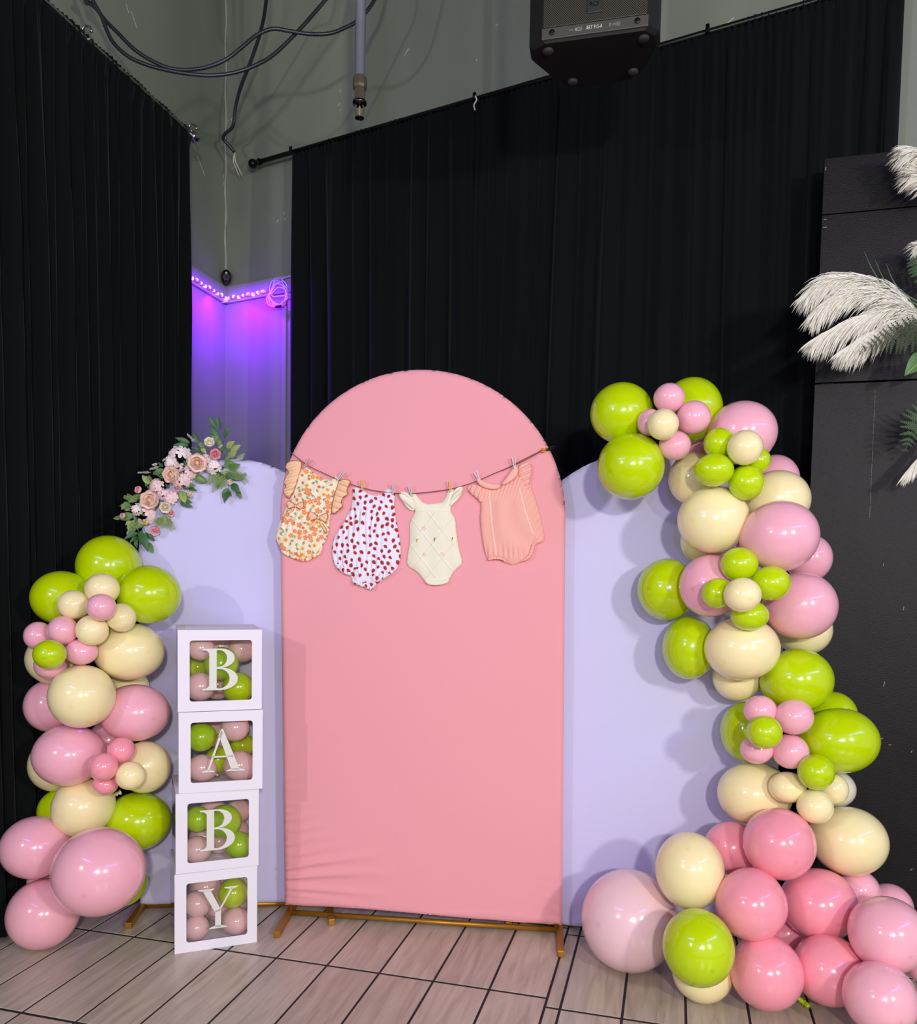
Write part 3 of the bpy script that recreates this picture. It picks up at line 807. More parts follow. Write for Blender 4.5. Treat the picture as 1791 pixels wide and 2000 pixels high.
def rrect(x0, y0, x1, y1, r, n=6):
    P = []
    for cx, cy, a in ((x1-r, y0+r, -90), (x1-r, y1-r, 0), (x0+r, y1-r, 90), (x0+r, y0+r, 180)): P += arc(cx, cy, r, r, a, a+90, n)
    return P
BOXS = .297
BOXES = []          # frames: origin, e1, e2, size
bx_spec = [  # z0, left px, y px (of the left bottom front corner), yaw deg, letter, offsets
    (0.0, 341, 1864, 22.0, 'Y', 'white box with the letter Y, lowest of the stack, standing on the floor'),
    (BOXS, 343, 1709, 21.5, 'B', 'white box with the letter B, third from the top of the stack'),
    (2*BOXS, 349, 1547, 18.5, 'A', 'white box with the letter A, second from the top of the stack'),
    (3*BOXS, 347, 1383, 20.0, 'B', 'white box with the letter B, topmost of the stack')]
for z0, px, py, yaw, ch_, lab in bx_spec:
    O = ground(px, py, z0) if z0 == 0 else atY(px, py, 2.947)
    O[2] = z0+.0005
    a = math.radians(yaw)
    e1 = np.array([math.cos(a), math.sin(a), 0]); e2 = np.array([-math.sin(a), math.cos(a), 0])
    S = BOXS-.002
    root = empty('letter_box', O+(e1+e2)*S/2, lab, 'box', 'stack of letter boxes')
    def to3(V, off=0.0):
        V = np.asarray(V); return O + V[:, :1]*e1 + V[:, 1:2]*UP + (V[:, 2:3]+off)*(e2)
    m0 = .045
    V, F = fill2d([[(0, 0), (S, 0), (S, S), (0, S)], rrect(.041, .036, S-.036, S-.038, .010)], .002)
    obj('front_panel', (to3(V), F), M_CARD, root, smooth=False)
    V, F = fill2d([[(.004, .004), (S-.004, .004), (S-.004, S-.004), (.004, S-.004)]], .0004)
    obj('window_film', (to3(V, .004), F), M_FILM, root, smooth=False)
    gp = [fill2d([[(x, y) for x, y in L] for L in loops], .001) for loops in GLYPH[ch_]]
    V, F = join(*gp)
    hgt = .152 if ch_ != 'A' else .158; wid = .150 if ch_ == 'B' else .158
    if ch_ == 'A': wid = .150
    if ch_ == 'Y': wid = .135
    V = V.copy(); V[:, 0] = V[:, 0]*wid+S/2-wid/2+(.006 if ch_ != 'B' else .012); V[:, 1] = V[:, 1]*hgt+S/2-hgt/2+.003
    obj('letter', (to3(V, .0022), F), M_INK, root, smooth=False)
    obj('bottom_panel', box_vf(O+e2*.001, e1*S, e2*(S-.001), UP*.0015), M_CARD, root, smooth=False)
    V, F = fill2d([[(0, 0), (S, 0), (S, S), (0, S)], rrect(.03, .08, S-.03, S-.05, .008)], .0015)
    obj('top_panel', (O + V[:, :1]*e1 + V[:, 1:2]*e2 + UP*(S-.001+V[:, 2:3]), F), M_CARD, root, smooth=False)
    obj('top_flap', box_vf(O+e1*.028+e2*.078+UP*(S+.0002), e1*(S-.056), e2*(S-.126), UP*.001), M_CARD, root, smooth=False)
    # clear sides with white folded edges
    for s_, nm in ((0, 'side_panel'), (S, 'side_panel')):
        obj('side_film', box_vf(O+e1*(s_-(.0004 if s_ else 0))+e2*.002, e2*(S-.004), e1*.0004, UP*S), M_FILM, root, smooth=False)
        obj('edge_strip', join(box_vf(O+e1*(s_-(.001 if s_ else 0))+e2*.001, e2*.008, e1*.001, UP*S),
                               box_vf(O+e1*(s_-(.001 if s_ else 0))+e2*(S-.009), e2*.008, e1*.001, UP*S)), M_CARD, root, smooth=False)
    V, F = fill2d([[(0, 0), (S, 0), (S, S), (0, S)], rrect(m0, m0, S-m0, S-m0, .010)], .0015)
    obj('back_panel', (to3(V, S), F), M_CARD, root, smooth=False)
    obj('back_film', box_vf(O+e1*.004+e2*(S-.003)+UP*.004, e1*(S-.008), e2*.0004, UP*(S-.008)), M_FILM, root, smooth=False)
    if ch_ == 'B' and z0 > .5:
        fp = [O+UP*S, O+UP*(S+.001)+e2*.03-e1*.004, O+UP*(S+.010)+e2*.06-e1*.010, O+UP*(S+.012)+e2*.09-e1*.012]
    BOXES.append((O, e1, e2, S))

# ================================================================== BALLOONS
LAT = {'G': (188, 219, 0), 'P': (246, 182, 197), 'H': (249, 160, 175), 'C': (250, 237, 182), 'W': (244, 208, 214), 'K': (226, 224, 200),
       'g': (168, 214, 10), 'p': (244, 204, 204)}
def latex(code):
    nm = 'latex_'+code+('_light' if code.islower() else '')
    if nm in MATS: return MATS[nm]
    m = mat(nm, LAT[code], .16, spec=.5, coat=.35, sss=(0 if code in 'Gg' else .3))
    nt = m.node_tree; b = nt.nodes['Principled BSDF']
    a = nt.nodes.new('ShaderNodeAttribute'); a.attribute_name = 'Col'
    mx = nt.nodes.new('ShaderNodeMix'); mx.data_type = 'RGBA'
    c = lin(LAT[code])
    mx.inputs[6].default_value = (*c, 1); mx.inputs[7].default_value = (c[0]*.96, c[1]*.78, c[2]*.84, 1)
    if code in 'CK': mx.inputs[7].default_value = (c[0]*.98, c[1]*.92, c[2]*.72, 1)
    if code in 'Gg': mx.inputs[7].default_value = (c[0]*.7, c[1]*.9, c[2]*.8, 1)
    nt.links.new(a.outputs['Fac'], mx.inputs[0]); nt.links.new(mx.outputs[2], b.inputs['Base Color'])
    return m
def balloon_unit(n, m):
    """unit balloon, crown at +z, neck at -z; last value = how close to the crown nub or the neck"""
    prof = []
    for i in range(m+1):
        t = math.pi*i/m; z = math.cos(t); r = math.sin(t)
        if z < 0: r *= 1-.13*(-z)**2.2; z *= 1.10
        prof.append((z, max(r, .0)))
    V, pole = [], []
    for i, (z, r) in enumerate(prof):
        if i == 0: V.append((0, 0, z)); pole.append(1.0); continue
        rr = r if i < m else .055
        for k in range(n):
            a = 2*math.pi*k/n; V.append((rr*math.cos(a), rr*math.sin(a), z))
            pole.append(max(0, 1-r/.075) if z > 0 else max(0, 1-r/.3)*.8)
    F = [(0, 1+k, 1+(k+1) % n) for k in range(n)]
    for i in range(1, m):
        for k in range(n):
            a = 1+(i-1)*n; b = a+n; l = (k+1) % n
            F.append((a+k, b+k, b+l, a+l))
    return np.array(V), F, np.array(pole)
BU_L, BU_S = balloon_unit(40, 30), balloon_unit(26, 18)
_kn = lathe((0, 0, 0), (0, 0, -1), [(1.07, .07), (1.12, .05), (1.15, .075), (1.185, .085), (1.21, .06), (1.22, .045), (1.26, .07), (1.30, .10), (1.315, .10), (1.32, .085)], 12)
def put_balloon(C, rx, ry, crown, code, label, group, name='balloon', small=False, cat='balloon'):
    """rx, ry: metres across image right/down; crown: world direction"""
    z = nrm(crown); x = np.cross(z, UP); x = nrm(x) if np.linalg.norm(x) > .05 else np.array([1., 0, 0]); y = np.cross(z, x)
    B = np.array([x, y, z])
    rz = (rx+ry)/2
    S = np.outer(CR, CR)*rx+np.outer(CD, CD)*ry+np.outer(CF, CF)*rz
    V, F, pole = BU_S if small else BU_L
    Wv = (V@B)@S.T + C
    o = obj(name, (Wv, F), latex(code), origin=C, colors=np.repeat(pole[:, None], 3, 1))
    tag(o, label, cat, group)
    kv = (_kn[0]*np.array([1, 1, 1])) @ B * min(rx, ry) + C
    if small: pass
    obj('knot', (kv, _kn[1]), latex(code), o)
    return o

# right garland: px centre, px radii, colour, depth, crown angle in the image (deg, 0 = right, 90 = up) or None, where it sits
RG = [
 (1214, 807, 60, 58, 'G', 2.93, 160, 'large lime balloon, top left end of the right garland'),
 (1351, 800, 58, 61, 'G', 3.02, 70, 'large lime balloon, highest of the right garland, behind a small pink flower cluster'),
 (1232, 911, 64, 64, 'G', 2.90, 200, 'large lime balloon overlapping the top of the right white arch'),
 (1307, 777, 30, 28, 'P', 2.84, 90, 'small pink balloon, top petal of the uppermost right flower cluster'),
 (1269, 825, 24, 26, 'P', 2.86, 180, 'small pink balloon, left petal of the uppermost right flower cluster'),
 (1295, 829, 30, 30, 'C', 2.76, None, 'small cream balloon, centre of the uppermost right flower cluster'),
 (1355, 815, 32, 32, 'P', 2.83, 20, 'small pink balloon, right petal of the uppermost right flower cluster'),
 (1318, 870, 31, 28, 'P', 2.84, 270, 'small pink balloon, bottom petal of the uppermost right flower cluster'),
 (1450, 845, 65, 60, 'P', 3.00, 40, 'large pale pink balloon, topmost pink of the right garland against the drape'),
 (1372, 868, 36, 38, 'P', 3.08, None, 'pink balloon half hidden behind the top lime balloons on the right'),
 (1405, 866, 30, 30, 'G', 2.83, 120, 'small lime balloon, upper left petal around a cream centre near the top right'),
 (1455, 874, 34, 34, 'C', 2.74, None, 'small cream balloon, centre of the second flower cluster from the top right'),
 (1394, 918, 38, 32, 'G', 2.82, 200, 'small lime balloon, lower left petal of the second right flower cluster'),
 (1458, 943, 34, 34, 'G', 2.80, 270, 'small lime balloon, bottom petal of the second right flower cluster'),
 (1481, 899, 23, 25, 'G', 2.86, 0, 'small lime balloon, right petal peeping behind the cream one, second right cluster'),
 (1355, 935, 48, 51, 'C', 2.98, 170, 'cream balloon against the right white arch below the top lime balloons'),
 (1513, 937, 46, 48, 'P', 3.08, 40, 'pink balloon peeping out at the right behind the upper cream balloon'),
 (1518, 976, 62, 57, 'C', 2.98, 20, 'large cream balloon near the black board, upper right of the garland'),
 (1393, 1015, 68, 65, 'C', 2.86, 190, 'large cream balloon in front, upper left of the right garland'),
 (1524, 1047, 72, 69, 'P', 2.86, 10, 'large pink balloon in front of the black board, right of the big cream one'),
 (1580, 1090, 43, 46, 'P', 3.02, 0, 'pink balloon peeping out at the right edge below the large pink one'),
 (1376, 1058, 46, 44, 'C', 3.04, 220, 'cream balloon mostly hidden below the big upper cream balloon'),
 (1388, 1144, 60, 61, 'P', 2.94, 190, 'pink balloon behind the middle lime flower cluster'),
 (1302, 1151, 56, 60, 'G', 2.96, 180, 'lime balloon, leftmost of the pair hugging the right white arch'),
 (1444, 1102, 36, 33, 'G', 2.82, 90, 'small lime balloon, top petal of the middle right flower cluster'),
 (1506, 1139, 37, 34, 'G', 2.80, 20, 'small lime balloon, right petal of the middle right flower cluster'),
 (1401, 1159, 30, 30, 'G', 2.83, 180, 'small lime balloon, left petal of the middle right flower cluster'),
 (1450, 1162, 36, 34, 'C', 2.74, None, 'small cream balloon, centre of the middle right flower cluster'),
 (1464, 1202, 37, 30, 'G', 2.82, 270, 'small lime balloon, bottom petal of the middle right flower cluster'),
 (1564, 1183, 68, 66, 'P', 2.88, 350, 'large pink balloon beside the black board at mid height'),
 (1569, 1230, 54, 50, 'C', 3.04, 320, 'cream balloon half hidden under the mid-height pink balloon'),
 (1449, 1267, 72, 62, 'C', 2.86, 210, 'large cream balloon in front below the middle flower cluster'),
 (1346, 1265, 51, 62, 'G', 2.97, 230, 'lime balloon, lower of the pair hugging the right white arch'),
 (1440, 1322, 47, 47, 'C', 3.02, 250, 'cream balloon peeping out beneath the large cream one'),
 (1558, 1328, 67, 62, 'G', 2.88, 20, 'large round lime balloon at mid height next to the black board'),
 (1625, 1396, 47, 46, 'G', 3.02, 30, 'lime balloon mostly hidden behind the two large lime ones'),
 (1640, 1446, 74, 64, 'G', 2.86, -15, 'largest oval lime balloon reaching out to the right'),
 (1457, 1429, 48, 59, 'G', 3.00, 190, 'lime balloon behind the pink flower cluster, touching the right white arch'),
 (1485, 1388, 32, 30, 'P', 2.82, 120, 'small pink balloon, upper left petal around a lime centre'),
 (1551, 1400, 37, 35, 'P', 2.80, 40, 'small pink balloon, upper right petal around a lime centre'),
 (1493, 1430, 34, 33, 'G', 2.72, None, 'small lime balloon, centre of the lower pink flower cluster'),
 (1478, 1464, 32, 28, 'P', 2.82, 220, 'small pink balloon, lower left petal around a lime centre'),
 (1544, 1468, 35, 34, 'P', 2.80, 310, 'small pink balloon, lower right petal around a lime centre'),
 (1594, 1508, 35, 35, 'G', 2.72, None, 'small lime balloon sitting above three small cream ones'),
 (1538, 1538, 36, 31, 'C', 2.80, 190, 'small cream balloon, left of the cluster under the small lime one'),
 (1592, 1576, 35, 33, 'C', 2.76, 270, 'small cream balloon, lowest of the cluster under the small lime one'),
 (1627, 1541, 29, 30, 'C', 2.82, 0, 'small cream balloon, right of the cluster under the small lime one'),
 (1474, 1550, 72, 62, 'C', 2.94, 170, 'large cream balloon jutting left over the right white arch, lower half'),
 (1632, 1541, 38, 36, 'K', 2.97, 0, 'pale grey-white balloon peeping out behind the small cream cluster'),
 (1659, 1643, 72, 67, 'C', 2.84, -25, 'large oval cream balloon at the right above the pink pile'),
 (1522, 1648, 69, 70, 'H', 2.74, None, 'deep pink balloon at the top of the bottom right pile'),
 (1428, 1656, 52, 52, 'H', 2.90, 150, 'deep pink balloon tucked behind the top of the bottom pile'),
 (1347, 1700, 67, 75, 'C', 2.76, 110, 'large cream balloon on the left shoulder of the bottom right pile'),
 (1229, 1797, 95, 99, 'W', 2.905, 170, 'biggest pale blush balloon resting on the floor beside the pink arch'),
 (1364, 1851, 70, 75, 'G', 2.56, None, 'lime balloon at the front of the bottom right pile'),
 (1372, 1898, 60, 59, 'C', 2.70, 260, 'cream balloon on the floor under the front lime balloon'),
 (1467, 1767, 69, 69, 'H', 2.66, 240, 'deep pink balloon in the middle of the bottom pile, left of its twin'),
 (1600, 1766, 75, 69, 'H', 2.74, None, 'deep pink balloon in the middle of the bottom pile, right of its twin'),
 (1677, 1739, 40, 40, 'P', 2.86, 45, 'pink balloon peeping out behind the right of the bottom pile'),
 (1737, 1770, 44, 44, 'P', 2.90, 30, 'pink balloon half hidden at the far right of the bottom pile'),
 (1734, 1825, 74, 73, 'P', 2.50, None, 'large pink balloon at the right edge of the photo'),
 (1497, 1900, 71, 71, 'H', 2.63, 260, 'pink balloon on the floor just right of the front lime balloon'),
 (1620, 1895, 70, 68, 'H', 2.65, None, 'deep pink balloon on the floor in the middle of the bottom right pile'),
 (1719, 1950, 70, 70, 'P', 2.47, None, 'pink balloon on the floor in the bottom right corner'),
 (1536, 1822, 42, 40, 'H', 2.82, None, 'deep pink balloon mostly hidden inside the bottom pile'),
 (1806, 1888, 34, 34, 'P', 2.60, 0, 'pink balloon cut off by the right edge of the photo'),
]
LG = [
 (213, 1107, 61, 61, 'G', 3.12, 90, 'large lime balloon, highest of the left garland'),
 (121, 1168, 58, 53, 'G', 3.10, 170, 'large lime balloon at the upper left of the left garland'),
 (291, 1161, 61, 57, 'G', 3.06, 0, 'large lime balloon overlapping the left white arch'),
 (200, 1150, 33, 31, 'C', 2.94, 90, 'small cream balloon, top petal around a pink centre, left garland'),
 (144, 1181, 31, 29, 'C', 2.93, 170, 'small cream balloon, left petal around a pink centre, left garland'),
 (198, 1186, 28, 27, 'P', 2.85, None, 'small pink balloon, centre of the cream flower cluster on the left'),
 (237, 1206, 28, 28, 'C', 2.93, 0, 'small cream balloon, right petal around a pink centre, left garland'),
 (180, 1231, 31, 30, 'C', 2.90, 260, 'small cream balloon, bottom petal around a pink centre, left garland'),
 (75, 1242, 27, 28, 'P', 2.95, 160, 'small pink balloon, far left petal around a lime centre'),
 (123, 1231, 29, 28, 'P', 2.92, 60, 'small pink balloon, top petal around a lime centre on the left'),
 (97, 1278, 31, 29, 'G', 2.83, None, 'small lime balloon, centre of the pink flower cluster on the left'),
 (159, 1273, 31, 26, 'P', 2.92, 0, 'small pink balloon, right petal around a lime centre on the left'),
 (99, 1299, 31, 28, 'P', 2.95, 270, 'small pink balloon, bottom petal around a lime centre on the left'),
 (252, 1272, 67, 56, 'C', 3.06, 0, 'large oval cream balloon beside the top letter box'),
 (107, 1287, 54, 50, 'C', 3.06, 190, 'cream balloon mostly hidden behind the left pink flower cluster'),
 (160, 1360, 63, 62, 'C', 2.99, None, 'large round cream balloon at the front of the left garland'),
 (101, 1378, 51, 52, 'P', 3.12, 190, 'pink balloon half hidden left of the round cream balloon'),
 (263, 1392, 67, 56, 'P', 3.04, -10, 'large oval pink balloon beside the second letter box'),
 (246, 1343, 44, 40, 'C', 3.18, None, 'cream balloon hidden between the large cream and pink ones on the left'),
 (133, 1475, 67, 60, 'P', 3.00, 190, 'large pink balloon on the left half way down'),
 (110, 1493, 52, 53, 'C', 3.14, 200, 'cream balloon peeping out behind the large left pink balloon'),
 (214, 1446, 40, 40, 'P', 3.18, None, 'dark pink balloon deep between the left balloons'),
 (283, 1498, 49, 51, 'C', 3.08, -10, 'cream balloon beside the second box, behind small pink ones'),
 (237, 1466, 27, 26, 'H', 2.94, 70, 'small deep pink balloon, top of the small cluster on the left'),
 (202, 1498, 28, 28, 'H', 2.88, None, 'small deep pink balloon, front of the small cluster on the left'),
 (255, 1515, 29, 28, 'C', 2.90, -30, 'small cream balloon beside the small deep pink cluster on the left'),
 (206, 1532, 25, 21, 'H', 2.94, 270, 'small deep pink balloon, lowest of the small cluster on the left'),
 (161, 1577, 58, 58, 'C', 3.04, 200, 'cream balloon above the lowest pink balloons on the left'),
 (118, 1583, 43, 43, 'G', 3.15, 170, 'lime balloon half hidden at the left behind the cream one'),
 (269, 1604, 63, 57, 'G', 3.13, -25, 'lime balloon beside the third letter box'),
 (69, 1655, 66, 61, 'P', 2.99, 180, 'pink balloon at the left edge of the photo'),
 (193, 1702, 89, 86, 'P', 2.83, None, 'biggest pink balloon at the bottom of the left garland'),
 (84, 1785, 68, 68, 'P', 2.965, 220, 'pink balloon on the floor at the bottom left'),
 (242, 1722, 44, 48, 'G', 3.08, -20, 'lime balloon peeping out behind the biggest left pink balloon'),
 (86, 1722, 32, 30, 'P', 3.12, None, 'pink balloon hidden behind the lowest left balloons'),
]
def garland(data, group, axis_px, ymax):
    N = len(data)
    Y = np.array([d[5] for d in data], float); Y0 = Y.copy()
    px = np.array([d[:2] for d in data], float); rp = np.array([(d[2]+d[3])/2 for d in data])
    R = np.array([ray(*p) for p in px]); R = R/R[:, 1:2]
    for it in range(300):
        C = CO+R*Y[:, None]; r = rp*Y/FPX
        mv = np.zeros(N)
        for i in range(N):
            for j in range(i):
                dv = C[i]-C[j]; dist = np.linalg.norm(dv); tgt = .93*(r[i]+r[j])
                if dist < tgt:
                    s = 1 if Y[i] >= Y[j] else -1
                    k = (tgt-dist)*.12
                    mv[i] += s*k; mv[j] -= s*k
        Y = np.clip(Y+np.clip(mv, -.01, .01), Y0-.11, Y0+.09)
        Y = np.minimum(Y, ymax-rp*Y/FPX*.98)
        # keep clear of the floor
        C = CO+R*Y[:, None]; r = rp*Y/FPX
        low = C[:, 2] < r*1.0
        Y[low] -= .004
    C = CO+R*Y[:, None]
    for d, c, y in zip(data, C, Y):
        rx, ry = d[2]*y/FPX, d[3]*y/FPX
        if d[6] is None: cd = -CF+CD*.25+CR*.1
        else:
            a = math.radians(d[6]); cd = CR*math.cos(a)-CD*math.sin(a)-CF*.8
        put_balloon(c, rx, ry, cd, d[4], d[7], group, small=max(d[2:4]) < 40)
    return C
garland(RG, 'balloons of the right garland', None, 3.16)
garland(LG, 'balloons of the left garland', None, 3.30)

# balloons inside the boxes: (box, px, py, px radius, colour, depth behind the window, label)
BB = [
 (3, 392, 1266, 25, 'p', .09, 'pink balloon at the upper left of the top box window'), (3, 432, 1296, 34, 'g', .11, 'lime balloon in the middle of the top box behind the letter B'),
 (3, 465, 1343, 31, 'G', .08, 'lime balloon at the lower right of the top box window'), (3, 391, 1341, 29, 'p', .08, 'pink balloon at the lower left of the top box window'),
 (3, 472, 1268, 26, 'p', .17, 'pink balloon at the upper right of the top box window'), (3, 386, 1303, 23, 'G', .21, 'lime balloon far back at the left of the top box'),
 (2, 392, 1440, 29, 'g', .09, 'lime balloon at the upper left of the box with the letter A'), (2, 459, 1421, 28, 'p', .10, 'pink balloon at the upper right of the box with the letter A'),
 (2, 426, 1484, 26, 'G', .15, 'lime balloon low behind the letter A'), (2, 474, 1456, 24, 'G', .20, 'lime balloon far back at the right of the A box'),
 (2, 394, 1500, 28, 'p', .08, 'pink balloon at the lower left of the box with the letter A'), (2, 467, 1495, 31, 'p', .09, 'pink balloon at the lower right of the box with the letter A'),
 (1, 386, 1600, 26, 'g', .08, 'lime balloon at the upper left of the third box'), (1, 438, 1604, 34, 'g', .12, 'lime balloon behind the letter B of the third box'),
 (1, 474, 1583, 24, 'p', .18, 'pink balloon at the upper right of the third box'), (1, 385, 1660, 28, 'p', .08, 'pink balloon at the lower left of the third box'),
 (1, 428, 1658, 24, 'p', .17, 'pink balloon low in the middle of the third box'), (1, 466, 1650, 27, 'g', .08, 'lime balloon at the lower right of the third box'),
 (0, 455, 1744, 30, 'G', .10, 'lime balloon at the upper right of the box with the letter Y'), (0, 461, 1799, 28, 'p', .08, 'pink balloon at the lower right of the box with the letter Y'),
 (0, 385, 1765, 27, 'p', .09, 'pink balloon at the upper left of the box with the letter Y'), (0, 383, 1812, 26, 'p', .08, 'pink balloon at the lower left of the box with the letter Y'),
 (0, 424, 1765, 27, 'p', .19, 'pink balloon in the middle behind the letter Y'),
 (3, 425, 1345, 30, 'p', .23, 'pale pink balloon at the back of the top box, low behind the letter B'), (3, 430, 1262, 28, 'p', .24, 'pale pink balloon at the back of the top box, high behind the letter B'),
 (2, 425, 1430, 30, 'p', .24, 'pale pink balloon at the back of the A box, above the letter'), (2, 430, 1505, 26, 'p', .25, 'pale pink balloon at the back of the A box, under the letter'),
 (1, 415, 1585, 28, 'p', .24, 'pale pink balloon at the back of the third box, above the letter'), (1, 480, 1620, 26, 'p', .24, 'pale pink balloon at the back right of the third box'),
 (1, 395, 1640, 26, 'p', .24, 'pale pink balloon at the back left of the third box'),
 (0, 400, 1730, 28, 'p', .24, 'pale pink balloon at the upper back of the Y box'), (0, 430, 1820, 28, 'p', .24, 'pale pink balloon at the lower back of the Y box'), (0, 478, 1770, 26, 'p', .25, 'pale pink balloon at the back right of the Y box'),
]
for bi, x, y, r, c, dep, lab in BB:
    O, e1, e2, S = BOXES[bi]
    n = -e2
    p = on_plane(x, y, O+e2*dep, n)
    rm = r*p[1]/FPX
    l1, l2, l3 = (p-O)@e1, (p-O)@e2, p[2]-O[2]
    l1 = min(max(l1, rm+.006), S-rm-.006); l2 = min(max(l2, rm+.008), S-rm-.012); l3 = min(max(l3, rm*1.02+.003), S-rm-.006)
    p = O+e1*l1+e2*l2+UP*l3
    r_ = np.random.default_rng(int(x*7+y))
    cd = nrm(np.array([r_.uniform(-1, 1), -.4, r_.uniform(-.3, 1)]))
    put_balloon(p, rm, rm*.97, cd, c, lab, 'balloons inside the letter boxes', small=True)
# loose lime balloon neck on the floor
tpx = ground(1570, 1958, .012)
tag(obj('balloon_tail', tube(smooth_pts([ground(1552, 1940, .03), ground(1560, 1950, .022), tpx, ground(1580, 1966, .010)], 6), [.006+.004*abs(math.sin(i*.9)) for i in range(19)], 10), latex('G')),
    'crumpled lime balloon neck lying on the floor under the pink pile', 'balloon')

# ================================================================== BABY CLOTHES ON THE LINE
GS = 3.0356
def g_place(base):
    """crop coordinates -> world points on a plane in front of the pink cloth"""
    P0 = PK0+PKN*base
    def f(p, h):
        x = 520+p[:, 0]/GS; y = 840+p[:, 1]/GS
        r = CR*((x-CXP)/FPX)[:, None]+CD*((y-CYP)/FPX)[:, None]+CF
        t = ((P0-CO)@PKN)/(r@PKN)
        return CO+r*t[:, None]+PKN*np.asarray(h)[:, None]
    return f
def g_pt(cx, cy, base): return g_place(base)(np.array([[cx, cy]], float), np.zeros(1))[0]
def chaikin(P, n=2):
    P = np.asarray(P, float)
    for _ in range(n):
        Q = np.roll(P, -1, 0); P = np.stack([.75*P+.25*Q, .25*P+.75*Q], 1).reshape(-1, 2)
    return P
M_PRINTED = attr_mat('printed_cotton')
def garment_part(name, poly, base, puff, wr, colf, parent, step=2.3, soft=26, ch=2, m=None):
    poly = chaikin(poly, ch)
    pts, dist, quads = sdf_sheet(poly, step)
    k = 1-np.exp(-dist/soft)
    h = puff*k + wr(pts[:, 0], pts[:, 1], dist)*np.clip(dist/6, 0, 1) + .0012*np.clip(dist/3, 0, 1)
    V, F = sheet_mesh(pts, dist, quads, g_place(base), h, -.0025*np.clip(dist/6, 0, 1))
    col = colf(pts, dist)
    return obj(name, (V, F), m or M_PRINTED, parent, colors=np.vstack([col, col]))
def flat(rgb):
    c = np.array(lin(rgb)); return lambda p, d: np.repeat(c[None], len(p), 0)
def paint(col, mask, rgb): col[mask] = lin(rgb)
def scatter(poly, n, rmin, seed):
    r = np.random.default_rng(seed); poly = np.asarray(poly, float); lo, hi = poly.min(0), poly.max(0); out = []
    for _ in range(n*60):
        p = r.uniform(lo, hi)
        if all((p[0]-q[0])**2+(p[1]-q[1])**2 > rmin*rmin for q in out):
            out.append(p)
            if len(out) >= n: break
    return np.array(out)

# --- floral romper
def floral(seed, poly, dens=1.0):
    sc = scatter(poly, int(230*dens), 24, seed); kinds = np.random.default_rng(seed+1)
    par = [(kinds.uniform(0, 1), kinds.uniform(0, 6.28), kinds.uniform(.85, 1.2)) for _ in sc]
    def f(p, d):
        col = np.repeat(np.array(lin((246, 236, 205)))[None], len(p), 0)
        for (x, y), (k, a, s) in zip(sc, par):
            dx, dy = p[:, 0]-x, p[:, 1]-y; r = np.hypot(dx, dy); th = np.arctan2(dy, dx)+a
            if k < .36:
                R = 17*s*(.62+.38*np.abs(np.cos(2.5*th))); paint(col, r < R, (244, 164, 118)); paint(col, (r < R*.72) & (np.cos(5*th) > .2), (232, 128, 84)); paint(col, r < 4.5*s, (236, 176, 70))
            elif k < .55:
                R = 14*s*(.5+.5*np.abs(np.cos(4*th))); paint(col, r < R, (240, 186, 84)); paint(col, r < 4*s, (200, 120, 50))
            elif k < .68:
                R = 11*s*(.7+.3*np.abs(np.cos(2.5*th))); paint(col, r < R, (238, 112, 66))
            else:
                for o_ in (-1, 0, 1):
                    c, s_ = math.cos(a+o_*.8), math.sin(a+o_*.8); u, v = dx*c+dy*s_, -dx*s_+dy*c
                    paint(col, (((u-8)/8)**2+(v/2.8)**2) < 1, (150, 150, 104))
        return col
    return f
f_poly = [(205, 205), (262, 235), (300, 262), (345, 292), (385, 302), (400, 268), (440, 285), (432, 330), (408, 380), (392, 440), (378, 520), (372, 600), (358, 650), (332, 690), (312, 735), (270, 757), (225, 778), (178, 762), (120, 737), (88, 713), (68, 670), (56, 635), (68, 580), (93, 520), (112, 470), (135, 420), (160, 360), (182, 290), (190, 230)]
gfl = empty('romper', g_pt(220, 780, .02), 'cream baby romper printed with orange flowers, leftmost on the line', 'romper', 'baby clothes on the line')
garment_part('body', f_poly, .022, .013, lambda x, y, d: .0022*np.sin(x*.16+y*.03)*np.clip((y-450)/60, 0, 1)*np.exp(-((y-540)/90)**2)+.0018*np.sin((x+y*.6)*.09)+.0016*np.sin(x*.3)*np.exp(-((y-735)/26)**2), floral(21, f_poly), gfl)
M_PEACH = attr_mat('peach_cotton')
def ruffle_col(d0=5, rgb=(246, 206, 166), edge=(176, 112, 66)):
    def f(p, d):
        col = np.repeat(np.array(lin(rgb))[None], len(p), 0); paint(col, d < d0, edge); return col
    return f
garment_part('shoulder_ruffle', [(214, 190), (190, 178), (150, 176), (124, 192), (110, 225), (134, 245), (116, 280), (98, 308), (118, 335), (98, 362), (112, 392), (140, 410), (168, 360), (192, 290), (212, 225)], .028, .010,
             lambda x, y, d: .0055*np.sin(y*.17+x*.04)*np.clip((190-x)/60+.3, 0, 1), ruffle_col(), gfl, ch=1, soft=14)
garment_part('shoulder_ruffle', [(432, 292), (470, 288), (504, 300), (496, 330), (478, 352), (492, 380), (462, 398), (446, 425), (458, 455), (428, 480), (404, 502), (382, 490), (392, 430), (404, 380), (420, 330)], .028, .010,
             lambda x, y, d: .0055*np.sin(y*.17-x*.06)*np.clip((x-395)/60+.2, 0, 1), ruffle_col(), gfl, ch=1, soft=14)
